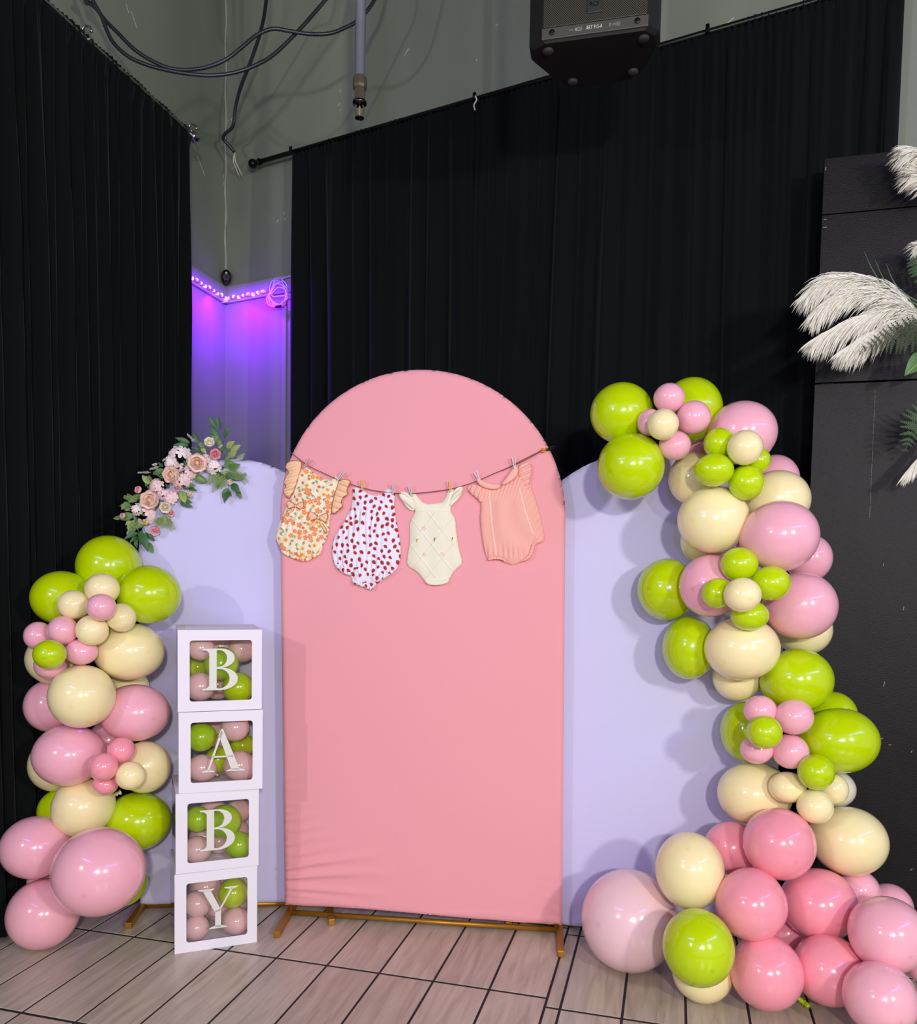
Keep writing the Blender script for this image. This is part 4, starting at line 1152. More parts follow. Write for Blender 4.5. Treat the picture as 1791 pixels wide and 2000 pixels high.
def bow(cx, cy, a, s, parent):
    c, s_ = math.cos(a), math.sin(a)
    T = lambda L: [(cx+(x*c-y*s_)*s, cy+(x*s_+y*c)*s) for x, y in L]
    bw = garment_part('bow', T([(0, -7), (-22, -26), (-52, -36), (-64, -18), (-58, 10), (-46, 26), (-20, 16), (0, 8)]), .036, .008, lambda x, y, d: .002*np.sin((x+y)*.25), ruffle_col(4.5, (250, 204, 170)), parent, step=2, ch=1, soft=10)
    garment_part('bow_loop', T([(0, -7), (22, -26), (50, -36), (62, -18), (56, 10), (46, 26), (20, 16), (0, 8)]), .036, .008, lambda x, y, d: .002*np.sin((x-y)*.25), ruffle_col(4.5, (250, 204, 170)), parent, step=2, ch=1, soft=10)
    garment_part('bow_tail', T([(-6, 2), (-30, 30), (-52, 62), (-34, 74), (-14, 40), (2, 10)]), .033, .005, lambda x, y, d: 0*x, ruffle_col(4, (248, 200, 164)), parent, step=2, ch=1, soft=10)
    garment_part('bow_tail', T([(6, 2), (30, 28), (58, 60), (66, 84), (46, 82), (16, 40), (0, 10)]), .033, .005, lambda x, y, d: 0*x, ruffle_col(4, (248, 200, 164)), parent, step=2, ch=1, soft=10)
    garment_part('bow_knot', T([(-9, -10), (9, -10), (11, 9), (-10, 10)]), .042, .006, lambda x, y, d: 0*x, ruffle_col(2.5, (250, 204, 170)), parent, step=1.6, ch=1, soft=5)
bow(174, 450, .05, .86, gfl); bow(308, 520, .12, 1.0, gfl)
garment_part('leg_trim', [(90, 708), (128, 728), (180, 752), (226, 764), (268, 744), (306, 724), (325, 688), (334, 700), (316, 742), (272, 764), (226, 784), (176, 768), (116, 744), (84, 720)], .030, .004, lambda x, y, d: .0028*np.sin(x*.32), floral(24, f_poly), gfl, ch=1, soft=8)

# --- strawberry romper
s_poly = [(508, 346), (530, 338), (560, 345), (580, 362), (605, 380), (645, 390), (685, 382), (700, 362), (715, 348), (745, 353), (768, 364), (762, 400), (756, 440), (765, 480), (768, 520), (776, 560), (786, 620), (796, 680), (799, 740), (790, 790), (765, 835), (730, 862), (690, 888), (650, 918), (622, 954), (600, 935), (560, 920), (530, 912), (515, 900), (505, 870), (460, 850), (425, 825), (400, 790), (388, 740), (389, 690), (400, 640), (430, 590), (460, 540), (485, 500), (500, 470), (508, 430), (514, 390)]
def berries(seed, poly, pale=None):
    sc = scatter(poly, 170, 31, seed); kr = np.random.default_rng(seed+1); par = [(kr.uniform(-.9, .9), kr.uniform(1.05, 1.4)) for _ in sc]
    def f(p, d):
        col = np.repeat(np.array(lin((240, 236, 248)))[None], len(p), 0)
        for (x, y), (a, s) in zip(sc, par):
            c, s_ = math.cos(a), math.sin(a); dx, dy = p[:, 0]-x, p[:, 1]-y; u, v = (dx*c+dy*s_)/s, (-dx*s_+dy*c)/s
            w = 7.6*np.clip(1-((v+1)/11)**2, 0, 1)**.5*np.where(v > 0, 1-.035*v, 1.0)
            paint(col, (np.abs(u) < w) & (v > -8) & (v < 10), (186, 30, 52))
            paint(col, (np.abs(u) < 5) & (v > -10.5) & (v < -6.2), (96, 110, 60))
        if pale is not None: paint(col, pale(p), (226, 214, 232))
        return col
    return f
gst = empty('romper', g_pt(600, 955, .02), 'white baby romper printed with red strawberries, second on the line', 'romper', 'baby clothes on the line')
def s_wr(x, y, d):
    gath = np.clip((y-470)/25, 0, 1)
    return (.0034*np.sin(x*.19+1.2*np.sin(y*.012))*gath*np.exp(-np.clip(y-500, 0, None)/170) + .0022*np.sin(x*.062+y*.02)*gath
            - .0045*np.exp(-((x-592-(y-640)*.05)/9)**2)*np.clip((y-560)/60, 0, 1)*np.clip((840-y)/60, 0, 1)
            + .002*np.exp(-((y-474+.0009*(x-640)**2)/5)**2) + .0026*np.sin(x*.22)*np.clip((y-740)/60, 0, 1)*np.clip((850-y)/40, 0, 1))
garment_part('body', s_poly, .022, .017, s_wr, berries(31, s_poly), gst, soft=32)
garment_part('leg_cuff', [(402, 785), (440, 800), (490, 815), (540, 812), (580, 822), (572, 850), (540, 860), (500, 866), (455, 848), (420, 822)], .036, .006, lambda x, y, d: .002*np.sin(x*.3), berries(33, s_poly, lambda p: np.sin(p[:, 0]*.11)*np.sin(p[:, 1]*.13) > .55), gst, ch=1, soft=10)
garment_part('leg_cuff', [(610, 862), (650, 842), (700, 832), (750, 826), (786, 800), (768, 834), (730, 862), (690, 886), (650, 905), (618, 890)], .036, .006, lambda x, y, d: .002*np.sin(x*.3), berries(34, s_poly, lambda p: np.sin(p[:, 0]*.11)*np.sin(p[:, 1]*.13) > .6), gst, ch=1, soft=10)
garment_part('bottom_frill', [(506, 880), (540, 896), (580, 905), (622, 912), (645, 905), (640, 925), (622, 956), (612, 940), (598, 944), (584, 926), (566, 932), (548, 916), (530, 920), (514, 904)], .038, .004, lambda x, y, d: .003*np.sin(x*.35), berries(35, s_poly), gst, ch=1, soft=8)

# --- cream knitted romper
k_poly = [(848, 374), (880, 370), (900, 400), (930, 432), (960, 441), (985, 436), (1010, 436), (1045, 427), (1065, 395), (1084, 348), (1120, 353), (1112, 400), (1100, 440), (1090, 480), (1110, 505), (1122, 530), (1124, 580), (1132, 640), (1146, 720), (1167, 795), (1120, 828), (1092, 868), (1080, 900), (1040, 914), (990, 918), (950, 909), (930, 885), (910, 858), (880, 830), (833, 805), (838, 740), (850, 680), (852, 620), (850, 560), (862, 525), (886, 480), (870, 440), (855, 410)]
def k_wr(x, y, d):
    u = (x-985)*.92
    g = lambda t: np.abs(((t/116.0+.5) % 1)-.5)*116
    r1, r2 = g(u+(y-520)*.72), g(u-(y-520)*.72)
    body = np.clip((y-485)/8, 0, 1)*np.clip((885-y)/10, 0, 1)
    return (.0020*np.exp(-(r1/4)**2)+.0020*np.exp(-(r2/4)**2))*body + .0013*np.sin(y*.9)*np.clip((486-y)/6, 0, 1)*np.clip((y-436)/6, 0, 1) + .0012*np.sin(x*.055+2)*body + .0016*np.exp(-((y-482)/4)**2)+.002*np.exp(-((y-888)/5)**2)
def k_col(p, d):
    col = np.repeat(np.array(lin((240, 238, 214)))[None], len(p), 0)
    for x, y, c, R in ((937, 583, (240, 150, 160), 14), (1037, 577, (246, 206, 206), 13), (942, 738, (240, 150, 160), 14), (1047, 737, (240, 160, 166), 14)):
        dx, dy = p[:, 0]-x, p[:, 1]-y; r = np.hypot(dx, dy); th = np.arctan2(dy, dx)
        paint(col, (r < R) & (np.abs(np.cos(2.5*th)) > .86) & (r > 2.5), c)
    for x, y, c in ((895, 657, (214, 190, 60)), (1103, 650, (214, 190, 60)), (1000, 652, (150, 150, 130))):
        dx, dy = p[:, 0]-x, p[:, 1]-y
        paint(col, (dx/5)**2+(dy/10)**2 < 1, c); paint(col, ((dx-3)/3.5)**2+((dy+9)/5)**2 < 1, (104, 120, 60))
    return col
gkn = empty('romper', g_pt(1000, 920, .02), 'cream knitted baby bodysuit with diamond ridges, third on the line', 'romper', 'baby clothes on the line')
garment_part('body', k_poly, .022, .013, k_wr, k_col, gkn, soft=22)
kc = flat((241, 240, 216))
garment_part('shoulder_frill', [(792, 372), (818, 361), (852, 378), (872, 420), (888, 462), (876, 480), (848, 472), (815, 434), (794, 405), (786, 386)], .030, .009, lambda x, y, d: .004*np.sin((x*.7-y)*.13), kc, gkn, ch=1, soft=14)
garment_part('shoulder_frill', [(1118, 350), (1152, 331), (1167, 342), (1162, 372), (1142, 402), (1116, 432), (1096, 454), (1082, 444), (1098, 400)], .030, .009, lambda x, y, d: .004*np.sin((x*.7+y)*.13), kc, gkn, ch=1, soft=14)
garment_part('crotch_band', [(936, 884), (970, 890), (1010, 890), (1050, 886), (1084, 880), (1080, 904), (1040, 918), (990, 922), (950, 912)], .034, .004, lambda x, y, d: .001*np.sin(y*.8), kc, gkn, ch=1, soft=8)

# --- peach romper with collar
p_poly = [(1262, 318), (1300, 330), (1340, 338), (1380, 335), (1410, 320), (1450, 300), (1482, 262), (1500, 240), (1545, 250), (1566, 300), (1572, 345), (1592, 400), (1612, 460), (1627, 540), (1642, 600), (1650, 645), (1640, 666), (1602, 676), (1587, 690), (1580, 730), (1560, 767), (1520, 781), (1480, 796), (1455, 801), (1430, 790), (1400, 764), (1350, 759), (1315, 772), (1300, 740), (1285, 680), (1274, 600), (1266, 520), (1274, 460), (1268, 420), (1256, 380), (1252, 340)]
def p_col(p, d):
    col = np.repeat(np.array(lin((246, 182, 166)))[None], len(p), 0)
    for (x0, y0), (x1, y1) in (((1325, 362), (1366, 742)), ((1502, 345), (1582, 612))):
        t = (p[:, 1]-y0)/(y1-y0); xx = x0+(x1-x0)*t+9*np.sin(np.clip(t, 0, 1)*math.pi)*(-.6)
        r = np.abs(p[:, 0]-xx); on = (t > 0) & (t < 1)
        paint(col, on & (r < 5.5) & (np.sin(p[:, 1]*.62+p[:, 0]*.3) > -.2), (252, 224, 210)); paint(col, on & (r > 5.5) & (r < 7.5), (232, 160, 144))
    return col
gpk = empty('romper', g_pt(1455, 800, .02), 'peach pink baby romper with a round collar, rightmost on the line', 'romper', 'baby clothes on the line')
garment_part('body', p_poly, .022, .016, lambda x, y, d: .0030*np.sin(x*.045-y*.012+1+1.3*np.sin(y*.011+x*.01))*np.clip((y-380)/60, 0, 1)*np.clip((760-y)/90, .2, 1)+.0022*np.sin(x*.21)*np.exp(-((y-725)/40)**2)+.0014*np.sin(x*.3+y*.1)*np.exp(-np.clip(y-350, 0, None)/50)+.0016*np.sin((x+y)*.13)*np.exp(-((x-1600)/40)**2), p_col, gpk, soft=30)
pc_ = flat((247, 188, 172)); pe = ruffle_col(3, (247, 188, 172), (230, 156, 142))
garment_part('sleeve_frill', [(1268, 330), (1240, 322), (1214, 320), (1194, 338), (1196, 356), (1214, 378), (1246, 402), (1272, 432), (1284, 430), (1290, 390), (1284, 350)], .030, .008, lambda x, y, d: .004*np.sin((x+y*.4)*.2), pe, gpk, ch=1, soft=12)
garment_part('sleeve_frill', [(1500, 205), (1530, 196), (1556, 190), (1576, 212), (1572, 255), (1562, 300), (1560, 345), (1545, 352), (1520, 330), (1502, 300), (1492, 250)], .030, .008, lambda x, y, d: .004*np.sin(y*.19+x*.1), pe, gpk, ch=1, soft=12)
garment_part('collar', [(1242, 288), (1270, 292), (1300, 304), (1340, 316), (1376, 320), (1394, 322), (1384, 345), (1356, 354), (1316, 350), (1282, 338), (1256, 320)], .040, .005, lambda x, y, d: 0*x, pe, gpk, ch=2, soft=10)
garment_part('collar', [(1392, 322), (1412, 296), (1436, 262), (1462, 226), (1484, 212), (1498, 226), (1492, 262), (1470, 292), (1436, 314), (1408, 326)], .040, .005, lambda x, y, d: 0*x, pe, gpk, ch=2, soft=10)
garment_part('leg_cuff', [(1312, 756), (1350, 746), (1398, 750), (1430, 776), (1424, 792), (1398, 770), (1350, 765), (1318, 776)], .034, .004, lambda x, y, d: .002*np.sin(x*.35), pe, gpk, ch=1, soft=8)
garment_part('leg_cuff', [(1604, 672), (1590, 690), (1582, 730), (1560, 766), (1520, 781), (1500, 782), (1530, 764), (1556, 738), (1566, 700), (1576, 676)], .034, .004, lambda x, y, d: .002*np.sin(y*.35), pe, gpk, ch=1, soft=8)

# --- the string and its pins
M_STRING = mat('twine', (122, 72, 62), .9)
sp_ = [(132, 122), (180, 160), (250, 212), (330, 250), (420, 292), (505, 322), (570, 342), (650, 360), (745, 372), (850, 376), (960, 368), (1090, 350), (1180, 326), (1255, 300), (1350, 258), (1440, 220), (1530, 172), (1640, 118)]
SPTS = smooth_pts([g_pt(x, y, .030) for x, y in sp_], 6)
line = empty('clothes_line', SPTS[0], 'thin brown string strung across the pink arch', 'string')
obj('string', tube(SPTS, .0016, 6), M_STRING, line)
obj('string_tail', tube(smooth_pts([g_pt(x, y, .028) for x, y in ((1640, 120), (1560, 165), (1480, 204), (1400, 240))], 6), .0014, 6), M_STRING, line)
obj('tied_end', join(*[tube(smooth_pts([g_pt(1640+a, 118+b, .026) for a, b in q], 5), .003, 6) for q in ([(-14, 6), (0, -8), (16, 4), (2, 12), (-14, 6)], [(-6, 12), (6, -2), (20, -10)])]), mat('orange_twine', (226, 140, 60), .7), line)
e0, e1_ = g_pt(1652, 112, .02), g_pt(1712, 100, .0)
obj('clamp', join(box_vf(e0, e1_-e0, UP*-.010, PKN*.010, .003), box_vf(e0-UP*.002+(e1_-e0)*.45, (e1_-e0)*.7, UP*.009, PKN*.006, .003)), M_BLACKM, line)
def pin_mesh():
    out = []
    for s in (-1, 1):
        P = [(s*.0012, 0, -.016), (s*.0026, 0, -.006), (s*.0022, 0, 0), (s*.0040, 0, .010), (s*.0052, 0, .020)]
        for a, b in zip(P[:-1], P[1:]):
            a, b = np.array(a), np.array(b); out.append(box_vf(a-np.array([.0013, .003, 0]), (.0026, 0, 0), (0, .006, 0), b-a))
    return join(*out)
PV, PF = pin_mesh()
for x, y, ang, rgb, lab in ((242, 198, .65, (206, 164, 160), 'left of the floral romper'), (440, 274, .6, (196, 196, 200), 'right of the floral romper'),
                            (570, 328, .05, (232, 178, 60), 'left of the strawberry romper'), (752, 352, .0, (190, 186, 190), 'right of the strawberry romper'),
                            (855, 362, -.25, (196, 200, 196), 'left of the cream bodysuit'), (1093, 334, .0, (236, 190, 70), 'right of the cream bodysuit'),
                            (1256, 280, -.5, (224, 222, 216), 'left of the peach romper'), (1470, 196, -.15, (220, 218, 214), 'right of the peach romper')):
    c = g_pt(x, y, .040)
    rot = np.array(Matrix.Rotation(ang, 3, 'Y'))
    root = empty('clothespin', c, ('yellow' if rgb[2] < 90 else 'pale')+' mini clothespin '+lab, 'clothespin', 'clothespins on the string')
    mm = mat('pin_%d%d%d' % rgb, rgb, .6)
    half = len(PV)//2; hf = len(PF)//2
    obj('prong', (PV[:half]@rot.T*1.15+c, PF[:hf]), mm, root, smooth=False)
    obj('prong', (PV[half:]@rot.T*1.15+c, PF[:hf]), mm, root, smooth=False)
    obj('spring', tube([c+rot@np.array([.0035*math.cos(t), -.0038+.0008*t/6, .0015*math.sin(t)]) for t in np.linspace(0, 12, 24)], .0006, 5), M_CONN, root)

# ================================================================== FLORAL SPRAY ON THE LEFT ARCH
WLN = np.array([WLD[1], -WLD[0], 0])
def f_pt(cx, cy, out):
    return on_plane(200+cx/3.582, 780+cy/3.582, WL0+WLN*(.015+out), WLN)
spray = empty('flower_spray', f_pt(560, 600, .0), 'spray of peach and white roses with green leaves on the left white arch', 'flowers')
def petal_mesh(name, m, L, Wd, cup, curl):
    V, F = [], []; nu, nv = 6, 6
    for j in range(nv+1):
        t = j/nv; w = Wd*(math.sin(math.pi*min(t*.62+.12, 1))**.8)*(1 if t < .8 else 1-(t-.8)*1.4)
        for i in range(nu+1):
            a = i/nu*2-1
            V.append((a*w, t*L*(1-.12*a*a*t), cup*(1-a*a)*math.sin(math.pi*t*.8)*-1+cup*.4*a*a - curl*max(0, t-.55)**2*2.2*(-1)))
    for j in range(nv):
        for i in range(nu): F.append((j*(nu+1)+i, j*(nu+1)+i+1, (j+1)*(nu+1)+i+1, (j+1)*(nu+1)+i))
    return make_mesh(name, V, F, m)
def frame_M(c, z, roll=0.0, s=1.0):
    z = nrm(z); x = np.cross(UP, z); x = nrm(x) if np.linalg.norm(x) > .05 else np.array([1., 0, 0]); y = np.cross(z, x)
    x, y = x*math.cos(roll)+y*math.sin(roll), -x*math.sin(roll)+y*math.cos(roll)
    return Matrix(((x[0]*s, y[0]*s, z[0]*s, c[0]), (x[1]*s, y[1]*s, z[1]*s, c[1]), (x[2]*s, y[2]*s, z[2]*s, c[2]), (0, 0, 0, 1)))
ROSEC = {'peach': ((252, 196, 160), (254, 218, 196), (254, 230, 216)), 'pink': ((236, 132, 142), (240, 158, 166), (246, 188, 192)), 'cream': ((240, 226, 180), (244, 236, 204), (246, 242, 222)), 'blush': ((236, 150, 160), (244, 178, 186), (248, 206, 208))}
PET = {}
def rose(kind, c, face, R, seed, nring=4):
    r = np.random.default_rng(seed)
    cols = ROSEC[kind]
    ms = [mat('petal_%s_%d' % (kind, i), cols[i], .7, sss=.05, spec=.25) for i in range(3)]
    if kind not in PET:
        PET[kind] = [petal_mesh('petal', ms[min(i, 2)], L, w, cu, cl) for i, (L, w, cu, cl) in enumerate(((.48, .24, .16, .0), (.62, .36, .17, .1), (.78, .46, .15, .35), (.95, .52, .12, .6)))]
    bud = lathe((0, 0, 0), (0, 0, 1), [(-.1, .12), (.1, .2), (.3, .19), (.42, .12), (.46, .03)], 10)
    Mx = frame_M(c, face, r.uniform(0, 6), R)
    b = inst('rose', make_mesh('rose_heart', bud[0], bud[1], ms[0]), spray, Mx)
    WM = Mx
    b_inv = None
    for ring, (n, tilt, off) in enumerate(((3, 84, .05), (4, 70, .07), (5, 50, .08), (6, 26, .06))[:nring]):
        for k in range(n):
            az = 2*math.pi*(k+.37*ring)/n+r.uniform(-.12, .12)
            tl = math.radians(tilt+r.uniform(-6, 6))
            Lm = Matrix.Rotation(az, 4, 'Z') @ Matrix.Translation((0, off, -.05-.03*ring)) @ Matrix.Rotation(tl, 4, 'X')
            o = bpy.data.objects.new('petal', PET[kind][ring]); COL.objects.link(o); o.parent = b; o.matrix_basis = Lm
    return b
def face(dx, dz): return WLN+np.array([dx, 0, dz])
for i, (k, x, y, r, o, dx, dz, nr) in enumerate((
    ('peach', 665, 450, 76, .05, .15, .1, 4), ('peach', 490, 530, 68, .05, -.2, .1, 4), ('peach', 340, 710, 76, .05, -.1, .15, 4),
    ('pink', 787, 385, 44, .045, .4, .1, 4), ('blush', 262, 637, 44, .04, -.5, .2, 3), ('blush', 520, 617, 34, .05, .3, -.4, 3), ('blush', 150, 815, 34, .03, -.6, .0, 3),
    ('blush', 370, 912, 42, .035, .2, -.5, 4), ('blush', 478, 793, 36, .03, .5, -.4, 3), ('cream', 750, 306, 42, .035, .1, .5, 4), ('cream', 440, 752, 46, .045, .2, -.2, 4),
    ('cream', 890, 575, 34, .03, .4, -.4, 3), ('cream', 612, 660, 36, .04, .5, -.3, 3))):
    rose(k, f_pt(x, y, o), face(dx, dz), r/3.582/474*1.05, 100+i, nr)
# pale hydrangea-like blooms
M_HYD = mat('hydrangea', (250, 238, 234), .75, sss=.05); M_HYDP = mat('hydrangea_pink', (250, 220, 218), .75, sss=.05)
def floret(c, z, s, roll):
    V, F = [], []
    Mx = frame_M(c, z, roll, s)
    for k in range(4):
        a = k*math.pi/2; b = len(V)
        for (t, w, h) in ((.05, .05, 0), (.4, .34, .06), (.75, .40, .12), (1.0, .2, .06), (1.05, .0, .04)):
            for sgn in (-1, 1):
                p = Vector((t*math.cos(a)-sgn*w*math.sin(a), t*math.sin(a)+sgn*w*math.cos(a), h))
                V.append(np.array(Mx @ p))
        F += [(b+2*i, b+2*i+1, b+2*i+3, b+2*i+2) for i in range(4)]
    return V, F
for i, (x, y, r, pk) in enumerate(((535, 400, 62, 0), (480, 440, 40, 0), (545, 560, 56, 1), (600, 510, 40, 1), (775, 470, 46, 0), (720, 420, 34, 0), (385, 612, 46, 1), (480, 690, 44, 1), (290, 795, 62, 1), (420, 660, 36, 1), (240, 770, 34, 0))):
    r_ = np.random.default_rng(200+i); c = f_pt(x, y, .03); R = r/3.582/474*1.3; parts = []
    for k in range(16):
        a = r_.uniform(0, 6.28); q = math.sqrt(r_.uniform(0, 1)); d_ = np.array([q*math.cos(a), 0, q*math.sin(a)])
        nz = nrm(WLN*(1.1-q*.6)+d_)
        parts.append(floret(c+d_*R*.85+WLN*R*.5*(1-q*q), nz, R*.40, r_.uniform(0, 3)))
    obj('hydrangea_bloom', join(*parts), M_HYDP if pk else M_HYD, spray)
# leaves
M_LEAF = {'d': mat('leaf_dark', (58, 104, 56), .5, noise=(60, .25)), 'm': mat('leaf_mid', (92, 130, 70), .5, noise=(60, .25)), 'l': mat('leaf_light', (150, 172, 92), .55, noise=(60, .2))}
def leaf_mesh(m, wide=.17):
    V, F = [], []; n = 8
    for i in range(n+1):
        t = i/n; w = wide*math.sin(math.pi*t**.8)**.9+.004; zc = .10*math.sin(math.pi*t)-.05*t
        V += [(-w, t, zc-.0+.05*w/wide), (0, t, zc-.03), (w, t, zc+.05*w/wide)]
    for i in range(n):
        b = 3*i; F += [(b, b+1, b+4, b+3), (b+1, b+2, b+5, b+4)]
    return make_mesh('leaf', V, F, m)
LEAFM = {k: leaf_mesh(M_LEAF[k]) for k in M_LEAF}
LEAFW = {k: leaf_mesh(M_LEAF[k], .26) for k in M_LEAF}
def leaf(b, t, k, nm, parent, roll=0.0, wide=False, name='leaf'):
    y = t-b; L = np.linalg.norm(y); y = y/L
    z = nm-y*(nm@y); z = nrm(z); x = np.cross(y, z)
    z, x = z*math.cos(roll)+x*math.sin(roll), x*math.cos(roll)-z*math.sin(roll)
    M_ = Matrix(((x[0]*L, y[0]*L, z[0]*L, b[0]), (x[1]*L, y[1]*L, z[1]*L, b[1]), (x[2]*L, y[2]*L, z[2]*L, b[2]), (0, 0, 0, 1)))
    return inst(name, (LEAFW if wide else LEAFM)[k], parent, M_)
LV = [(803, 200, 740, 115, 'd'), (828, 208, 808, 112, 'd'), (852, 268, 886, 182, 'd'), (812, 243, 742, 182, 'd'), (822, 280, 748, 226, 'd'), (826, 300, 760, 250, 'm'), (676, 308, 638, 220, 'd'), (612, 306, 508, 268, 'd'), (604, 322, 496, 318, 'd'),
      (640, 405, 572, 330, 'd'), (690, 372, 620, 335, 'd'), (690, 390, 668, 322, 'd'), (545, 725, 632, 752, 'd'), (540, 700, 628, 720, 'd'), (600, 610, 662, 640, 'd'), (362, 990, 318, 935, 'd'), (262, 920, 318, 1058, 'd'), (270, 930, 262, 1010, 'd'), (250, 935, 150, 978, 'd'), (300, 930, 368, 988, 'd'), (245, 960, 190, 1005, 'd'), (240, 975, 240, 1040, 'm'), (320, 1000, 355, 1075, 'm'),
      (440, 500, 350, 522, 'm'), (420, 540, 350, 505, 'd'), (335, 590, 276, 530, 'l'), (330, 560, 300, 610, 'm'), (425, 470, 390, 440, 'd'), (870, 340, 925, 292, 'l'), (900, 370, 968, 318, 'l'), (880, 400, 940, 360, 'l'), (860, 440, 895, 395, 'm'), (850, 470, 925, 430, 'm'), (880, 480, 965, 455, 'm'), (860, 520, 930, 560, 'd'), (900, 530, 985, 560, 'm'), (905, 590, 960, 655, 'd'), (880, 620, 838, 690, 'm'), (890, 640, 850, 722, 'd'), (880, 630, 905, 680, 'm'), (940, 640, 975, 690, 'm'),
      (640, 540, 740, 575, 'm'), (650, 555, 720, 580, 'l'), (560, 610, 650, 600, 'm'), (555, 640, 580, 730, 'l'), (545, 650, 545, 720, 'm'), (575, 650, 610, 715, 'l'), (560, 640, 520, 700, 'm'), (200, 850, 160, 880, 'l'), (230, 850, 170, 905, 'l'), (190, 720, 130, 770, 'm'), (250, 690, 180, 720, 'm'), (220, 810, 110, 835, 'm'), (130, 820, 75, 835, 'm'), (470, 620, 440, 590, 'd'), (850, 330, 830, 380, 'd'), (870, 380, 850, 330, 'd'), (690, 340, 730, 380, 'l'), (410, 830, 460, 870, 'l'), (330, 870, 290, 840, 'l')]
for i, (x0, y0, x1, y1, k) in enumerate(LV):
    r_ = np.random.default_rng(300+i)
    leaf(f_pt(x0, y0, .018), f_pt(x1, y1, .012+.03*r_.uniform(0, 1)), k, WLN, spray, r_.uniform(-.5, .5), wide=(k != 'd' or i > 24))
rf = np.random.default_rng(77)
for i in range(46):
    t = rf.uniform(0, 1); q = np.array([(880, 560), (760, 440), (600, 470), (440, 580), (330, 720), (250, 860)], float)
    k = min(int(t*5), 4); c0 = q[k]+(q[k+1]-q[k])*(t*5-k); an = rf.uniform(0, 6.28); l_ = rf.uniform(45, 85)
    c0 = c0+rf.uniform(-45, 45, 2); c1 = c0+np.array([math.cos(an), math.sin(an)])*l_
    leaf(f_pt(*c0, .006), f_pt(*c1, .010+.012*rf.uniform(0, 1)), 'dml'[i % 3], WLN, spray, rf.uniform(-.6, .6), True)
for (a, b) in (((800, 320), (822, 190)), ((835, 320), (858, 255)), ((250, 900), (235, 1035)), ((290, 900), (318, 1040)), ((700, 400), (640, 300)), ((640, 380), (560, 300)), ((900, 590), (965, 700)), ((880, 560), (868, 700))):
    obj('stem', tube(smooth_pts([f_pt(*a, .02), f_pt((a[0]+b[0])/2+6, (a[1]+b[1])/2, .026), f_pt(*b, .02)], 4), .0012, 5), M_LEAF['d'], spray)
# fine ferny sprigs
M_SPRIG = mat('sprig_green', (128, 156, 84), .6); M_SPRIGW = mat('sprig_pale', (206, 214, 190), .6)
def sprig(a, b, m, seed, n=16, l=.018):
    r_ = np.random.default_rng(seed); a3, b3 = f_pt(*a, .02), f_pt(*b, .03)
    parts = [tube([a3, (a3+b3)/2+WLN*.006, b3], .0007, 4)]
    ax = nrm(b3-a3)
    for i in range(n):
        t = .15+.85*i/n; p = a3+(b3-a3)*t
        for s in (-1, 1):
            sd_ = nrm(np.cross(ax, WLN)*s+ax*.8+WLN*r_.uniform(-.3, .6)); q = p+sd_*l*(1-.5*t)*r_.uniform(.7, 1.2)
            w_ = nrm(np.cross(sd_, WLN))*.0009; m_ = (p+q)/2
            parts.append(([p, m_+w_, q, m_-w_], [(0, 1, 2, 3)]))
    obj('sprig', join(*parts), m, spray, smooth=False)
SPR = [((800, 520), (770, 650)), ((830, 520), (830, 620)), ((770, 510), (745, 590)), ((860, 500), (980, 540)), ((880, 480), (1000, 590)), ((840, 540), (790, 600)), ((400, 800), (460, 900)), ((420, 790), (485, 920)), ((360, 820), (420, 900)), ((380, 830), (390, 880)), ((230, 840), (190, 900)), ((260, 860), (180, 940)), ((280, 860), (240, 900)), ((300, 680), (200, 690)), ((240, 720), (150, 680)), ((200, 780), (130, 740)), ((800, 330), (830, 300)), ((720, 340), (680, 310)), ((340, 580), (320, 540)), ((930, 420), (990, 390)), ((960, 560), (1005, 520)), ((930, 600), (970, 690)), ((450, 830), (480, 870))]
SPR += [((a[0]+dx, a[1]+dy), (b[0]+dx*1.6, b[1]+dy*1.4)) for (a, b) in SPR[:16] for dx, dy in ((14, -8),)]
for i, (a, b) in enumerate(SPR): sprig(a, b, M_SPRIG, 400+i)
for i, (a, b) in enumerate((((400, 470), (330, 490)), ((340, 510), (245, 512)), ((390, 450), (350, 460)), ((930, 430), (995, 378)), ((900, 440), (985, 410)), ((190, 780), (140, 745)), ((200, 880), (172, 945)), ((650, 300), (592, 240)), ((480, 400), (420, 430)), ((810, 340), (840, 320)))): sprig(a, b, M_SPRIGW, 450+i, 9, .010)
obj('bee', join(sphere_vf(f_pt(292, 848, .05), .006, 10, 6), sphere_vf(f_pt(308, 868, .05), .0065, 10, 6)), mat('yellow_fuzz', (224, 190, 60), .7), spray)

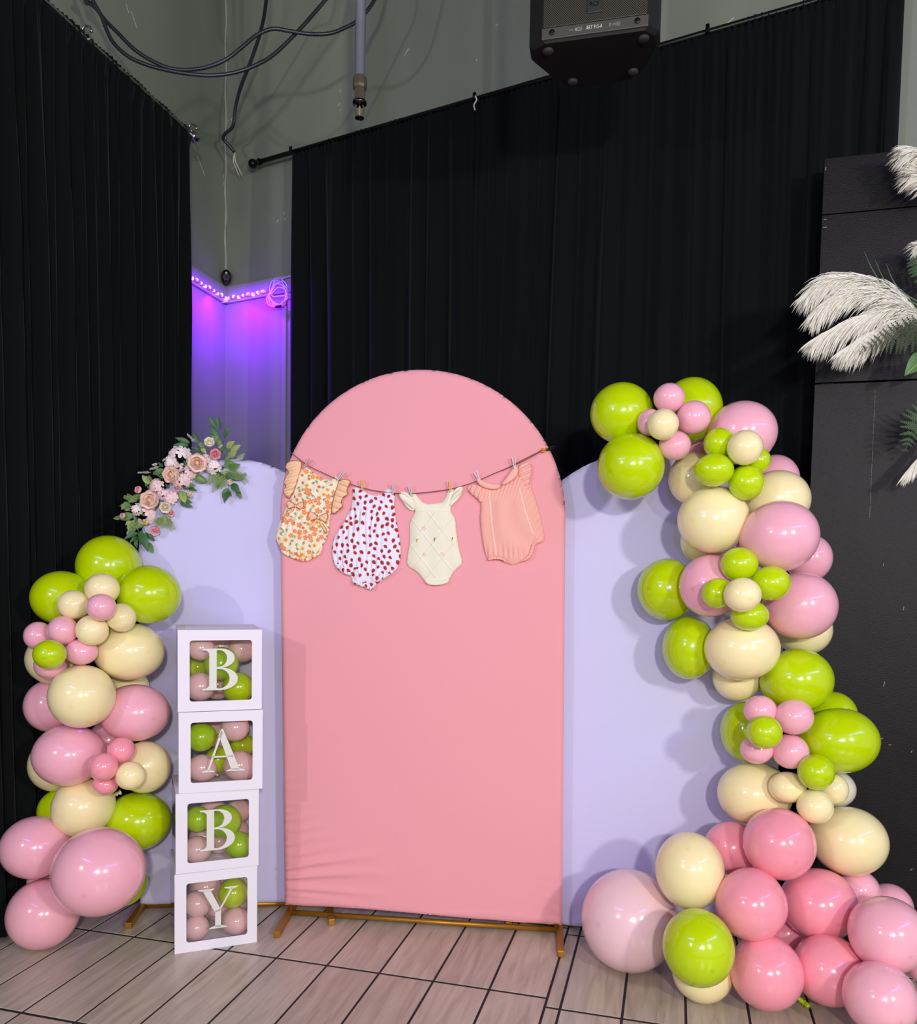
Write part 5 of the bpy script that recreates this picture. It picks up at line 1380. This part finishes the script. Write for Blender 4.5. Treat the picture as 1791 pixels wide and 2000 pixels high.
# ================================================================== PLUMES, FERNS AND BLADES BY THE BOARD
M_PAMPAS = mat('pampas', (240, 238, 220), .85, sss=.05)
def r_pt(x, y, Y): return atY(x, y, Y)
def plume(pts, seed, n=850, hair=.085, label='', droop=1.0, width=1.0):
    r_ = np.random.default_rng(seed)
    P = smooth_pts(pts, 14); root = empty('pampas_plume', P[0], label, 'plume', 'pampas plumes by the black board')
    obj('stem', tube(P, np.linspace(.0028, .001, len(P)), 6), mat('plume_stem', (190, 184, 140), .7), root)
    V, F = [], []
    m = len(P)
    for i in range(int(n*.62)):
        t = r_.uniform(.12, 1.0)**.9; k = min(int(t*(m-1)), m-2); p = P[k]+(P[k+1]-P[k])*r_.uniform(0, 1)
        ax = nrm(P[k+1]-P[k]); s1 = nrm(np.cross(ax, -CF)); s2 = np.cross(ax, s1)
        a = r_.uniform(0, 2*math.pi)
        sd_ = s1*math.cos(a)*.8+s2*math.sin(a)*.6+np.array([0, 0, -.55])*droop
        L = hair*1.25*(.45+.75*math.sin(math.pi*min(t*.75+.16, 1)))*r_.uniform(.6, 1.1)
        d0 = nrm(ax*1.25+sd_*.75*width)
        g = np.array([0, 0, -1.])*droop
        q1 = p+d0*L*.45; q2 = q1+nrm(d0+g*.35)*L*.35; q3 = q2+nrm(d0+g*.8)*L*.25
        wv = nrm(np.cross(d0, -CF)+np.array([1e-4, 0, 0]))*.0011
        b = len(V)
        V += [p-wv, p+wv, q1-wv, q1+wv, q2-wv*.8, q2+wv*.8, q3]
        F += [(b, b+1, b+3, b+2), (b+2, b+3, b+5, b+4), (b+4, b+5, b+6)]
    obj('hairs', (V, F), M_PAMPAS, root, smooth=False)['kind'] = 'stuff'
PLY = 2.98
plume([r_pt(1830, 630, 3.0), r_pt(1760, 577, PLY), r_pt(1690, 549, PLY), r_pt(1630, 545, PLY), r_pt(1582, 572, PLY)], 1, 1300, .10, 'cream feathery plume arching highest to the left in front of the black board')
plume([r_pt(1830, 645, 3.0), r_pt(1760, 590, PLY-.02), r_pt(1690, 570, PLY-.02), r_pt(1635, 584, PLY-.02), r_pt(1596, 612, PLY-.02)], 2, 1100, .09, 'cream feathery plume just under the highest arching one')
plume([r_pt(1840, 650, 3.0), r_pt(1770, 602, PLY-.04), r_pt(1705, 614, PLY-.04), r_pt(1648, 636, PLY-.04), r_pt(1600, 660, PLY-.04)], 3, 1200, .10, 'cream feathery plume reaching lowest to the left')
plume([r_pt(1840, 655, 3.0), r_pt(1780, 622, PLY-.05), r_pt(1725, 642, PLY-.05), r_pt(1690, 662, PLY-.05), r_pt(1655, 682, PLY-.05)], 4, 1100, .09, 'cream feathery plume over the dark fern, lowest of the middle bunch')
plume([r_pt(1890, 324, 3.0), r_pt(1838, 306, PLY), r_pt(1796, 296, PLY), r_pt(1782, 294, PLY)], 5, 600, .075, 'cream feathery plume at the upper right corner of the board')
plume([r_pt(1880, 384, 3.0), r_pt(1842, 362, PLY), r_pt(1810, 344, PLY), r_pt(1794, 340, PLY)], 6, 500, .075, 'cream feathery plume just below the uppermost one at the right edge')
plume([r_pt(1878, 514, 3.0), r_pt(1843, 494, PLY), r_pt(1818, 482, PLY), r_pt(1802, 478, PLY)], 7, 350, .06, 'small cream plume tip at the right edge above the fern')
plume([r_pt(1858, 808, 3.0), r_pt(1828, 858, PLY), r_pt(1796, 898, PLY), r_pt(1772, 926, PLY)], 8, 520, .06, 'cream feathery plume pointing down at the right edge', droop=.6, width=.6)
M_FERN = mat('fern_green', (66, 92, 52), .6, noise=(50, .3)); M_FERND = mat('fern_dark', (58, 70, 40), .65, noise=(50, .3))
def fern(pts, seed, label, m, L=.075, n=13):
    r_ = np.random.default_rng(seed); P = smooth_pts(pts, 12)
    root = empty('fern_frond', P[0], label, 'fern', 'fern fronds by the black board')
    obj('stem', tube(P, np.linspace(.002, .0008, len(P)), 5), m, root)
    for i in range(n):
        t = .12+.86*i/(n-1); k = min(int(t*(len(P)-1)), len(P)-2); p = P[k]; ax = nrm(P[k+1]-P[k]); sd0 = nrm(np.cross(ax, -CF))
        l = L*math.sin(math.pi*min(.30+.68*t, .985))+.004
        for s in (-1, 1):
            d_ = nrm(sd0*s+ax*.55); parts = []
            for j in range(8):
                u = (j+.5)/8; c = p+d_*l*u; w = l*.17*(1-u)+.002
                for s2 in (-1, 1):
                    e = nrm(np.cross(d_, -CF))*s2; q = c+(e+d_*.7)*w
                    wd = d_*l*.06
                    parts.append(([c-wd, c+wd, q+wd*.3, q-wd*.3-CF*.001], [(0, 1, 2, 3)]))
            parts.append(tube([p, p+d_*l], .0007, 4))
            obj('leaflet', join(*parts), m, root, smooth=False)
fern([r_pt(1850, 820, 3.0), r_pt(1815, 815, 2.97), r_pt(1785, 835, 2.96), r_pt(1768, 882, 2.96)], 1, 'green fern frond hanging at the right edge below the plumes', M_FERN, .07)
fern([r_pt(1845, 560, 3.0), r_pt(1815, 540, 2.97), r_pt(1793, 520, 2.96), r_pt(1775, 505, 2.96)], 2, 'green fern frond at the right edge between two plumes', M_FERN, .055, 10)
fern([r_pt(1840, 640, 2.95), r_pt(1790, 650, 2.87), r_pt(1740, 664, 2.86), r_pt(1685, 682, 2.86)], 3, 'dark olive fern frond lying over the lowest plumes', M_FERND, .065, 14)
fern([r_pt(1840, 625, 2.95), r_pt(1800, 645, 2.87), r_pt(1775, 650, 2.86), r_pt(1752, 640, 2.86)], 4, 'short dark fern tip over the plumes near the right edge', M_FERND, .045, 9)
for i, (a, c, b) in enumerate((((1800, 600), (1735, 565), (1688, 492)), ((1800, 610), (1755, 580), (1709, 508)), ((1810, 600), (1765, 572), (1731, 515)))):
    P = smooth_pts([r_pt(*a, 2.98), r_pt(*c, 2.96), r_pt((c[0]+b[0])/2-4, (c[1]+b[1])/2+4, 2.96), r_pt(*b, 2.96)], 8)
    tag(obj('grass_blade', tube(P, np.linspace(.0032, .0006, len(P)), 6), mat('blade_green', (92, 120, 84), .5)),
        ('leftmost', 'middle', 'rightmost')[i]+' of three thin green blades curving up above the plumes', 'grass blade', 'grass blades above the plumes')
bl = empty('broad_leaf', r_pt(1800, 700, 2.97), 'broad green leaf with pale veins at the right edge above the board joint', 'leaf')
leaf(r_pt(1812, 690, 2.96), r_pt(1768, 732, 2.94), 'm', -CF, bl, .3, True, 'blade')
obj('stem', tube([r_pt(1850, 670, 3.0), r_pt(1812, 690, 2.96)], .0015, 5), M_FERN, bl)
obj('vein', tube([r_pt(1810, 692, 2.935), r_pt(1772, 729, 2.925)], .001, 5), mat('vein', (190, 200, 130), .6), bl)
# the bunch's holder fixed to the board
hb = r_pt(1850, 640, 3.03)
tag(obj('plume_holder', join(lathe(hb-UP*.05, UP, [(0, .02), (.02, .03), (.09, .035), (.10, .03)], 14), box_vf(hb-UP*.03-BDN*.12-BDD*.01, BDN*.12, BDD*.02, UP*.04)), M_BLACKM),
    'dark holder on the board carrying the plumes', 'holder')
